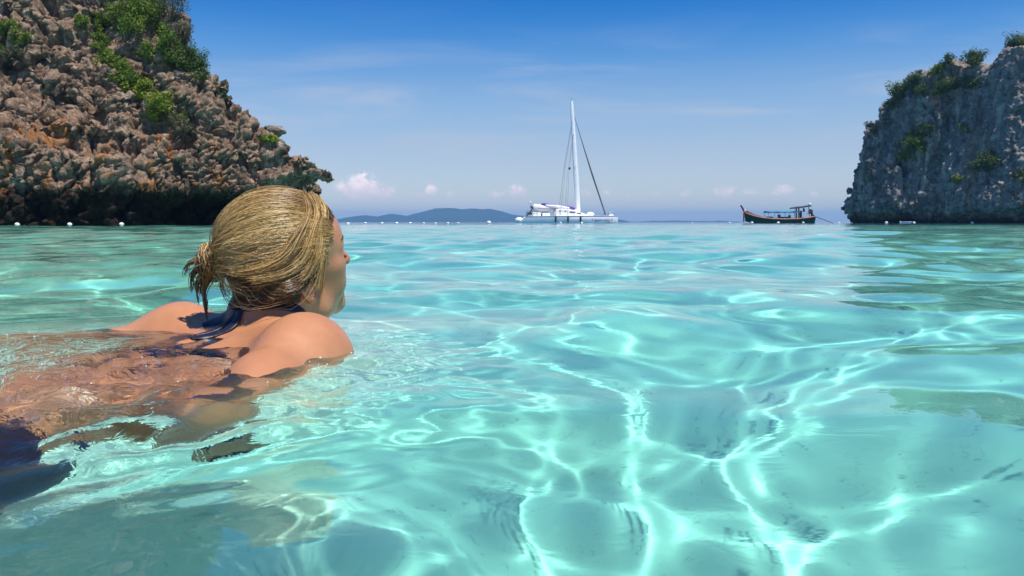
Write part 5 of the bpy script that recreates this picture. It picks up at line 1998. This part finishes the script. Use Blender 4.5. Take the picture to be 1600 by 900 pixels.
def strap(name, pts, width, thick=.0022, n=28):
    """A cloth band laid on the body through the given world points."""
    pts = np.array(pts, float)
    tk = np.linspace(0, len(pts) - 1, n)
    c0 = np.stack([np.interp(tk, np.arange(len(pts)), pts[:, q]) for q in range(3)], -1)
    for _ in range(4):
        c0[1:-1] = (c0[:-2] + 2 * c0[1:-1] + c0[2:]) / 4
    hit = [person_bvh.find_nearest(Vector(p)) for p in c0]
    P_ = np.array([np.array(h_[0]) for h_ in hit])
    N_ = np.array([np.array(h_[1]) for h_ in hit])
    for _ in range(3):
        P_[1:-1] = (P_[:-2] + 2 * P_[1:-1] + P_[2:]) / 4
        N_[1:-1] = (N_[:-2] + 2 * N_[1:-1] + N_[2:]) / 4
    T_ = np.gradient(P_, axis=0)
    q = MB()
    rings = []
    for i in range(n):
        d = nrm(T_[i])
        nn = nrm(N_[i] - d * (N_[i] @ d))
        x = np.cross(d, nn)
        w_ = width * (0.85 + .3 * math.sin(i * .9) * .5) if np.isscalar(width) else np.interp(i / (n - 1), np.linspace(0, 1, len(width)), width)
        c1 = P_[i] + nn * (thick * .8)
        rings.append([tuple(c1 + x * w_ * .5 * math.cos(a_) + nn * thick * math.sin(a_)) for a_ in np.linspace(0, 2 * math.pi, 11)[:-1]])
    q.loft(rings)
    return child_of_person(q.build(name, M_BIK))


C7 = MID + .055 * BF + v3(0, 0, .022)
AXb = nrm(np.cross(UP, AX))
kn = C7 - .015 * BF + v3(0, 0, .03)
strap('bikini_strap', [kn, C7 + .055 * AX + .01 * BF + v3(0, 0, .03), C7 + .085 * AX + .05 * BF + v3(0, 0, .0), C7 + .09 * AX + .09 * BF + v3(0, 0, -.08)], [.016, .020, .022, .026])
strap('bikini_strap', [kn, C7 - .05 * AX + .0 * BF + v3(0, 0, .03), C7 - .085 * AX + .02 * BF + v3(0, 0, .02), C7 - .11 * AX + .07 * BF + v3(0, 0, -.05)], [.018, .030, .040, .035])
for off, ln, wd in ((-.012, .115, .016), (-.036, .100, .011), (-.060, .060, .026)):
    strap('strap_tail', [kn, kn - .04 * BF + off * .6 * AX, kn - ln * .75 * BF + off * 1.3 * AX, kn - ln * BF + (off * 1.3 - .012) * AX], [wd * .9, wd, wd * 1.15, wd * .5])
hit = person_bvh.find_nearest(Vector(kn))
q = MB().ball(tuple(np.array(hit[0]) + .006 * np.array(hit[1])), (.012, .010, .008))
child_of_person(q.build('strap_knot', M_BIK))
print('clothes', time.time() - T0)


# ---- bubbles and drops on the churned water over her back
def bubbles():
    rng = np.random.default_rng(3)
    b_ = bmesh.new()
    bmesh.ops.create_icosphere(b_, subdivisions=1, radius=1)
    v0 = np.array([v.co[:] for v in b_.verts])
    f0 = np.array([[v.index for v in f.verts] for f in b_.faces])
    b_.free()
    n = 170
    cc = np.array([[-.60, .86], [-.50, .98], [-.35, .90], [-.66, 1.12], [-.22, .98], [-.75, .8], [-.15, .86]])
    p = cc[rng.integers(0, len(cc), n)] + rng.normal(0, .07, (n, 2))
    z = water_height(p[:, 0].copy(), p[:, 1].copy(), np.full(n, .008))
    r_ = .0005 + .0011 * rng.random(n) ** 3
    V = (v0[None] * r_[:, None, None] + np.stack([p[:, 0], p[:, 1], z + r_ * .35], -1)[:, None]).reshape(-1, 3)
    F = (f0[None] + (np.arange(n) * len(v0))[:, None, None]).reshape(-1, 3)
    m = principled('bubble_film', (.62, .72, .72), .05, .9)
    o = np_mesh('bubbles', V, F, True, m)
    tag(o, kind='stuff')


bubbles()
print('done', time.time() - T0)
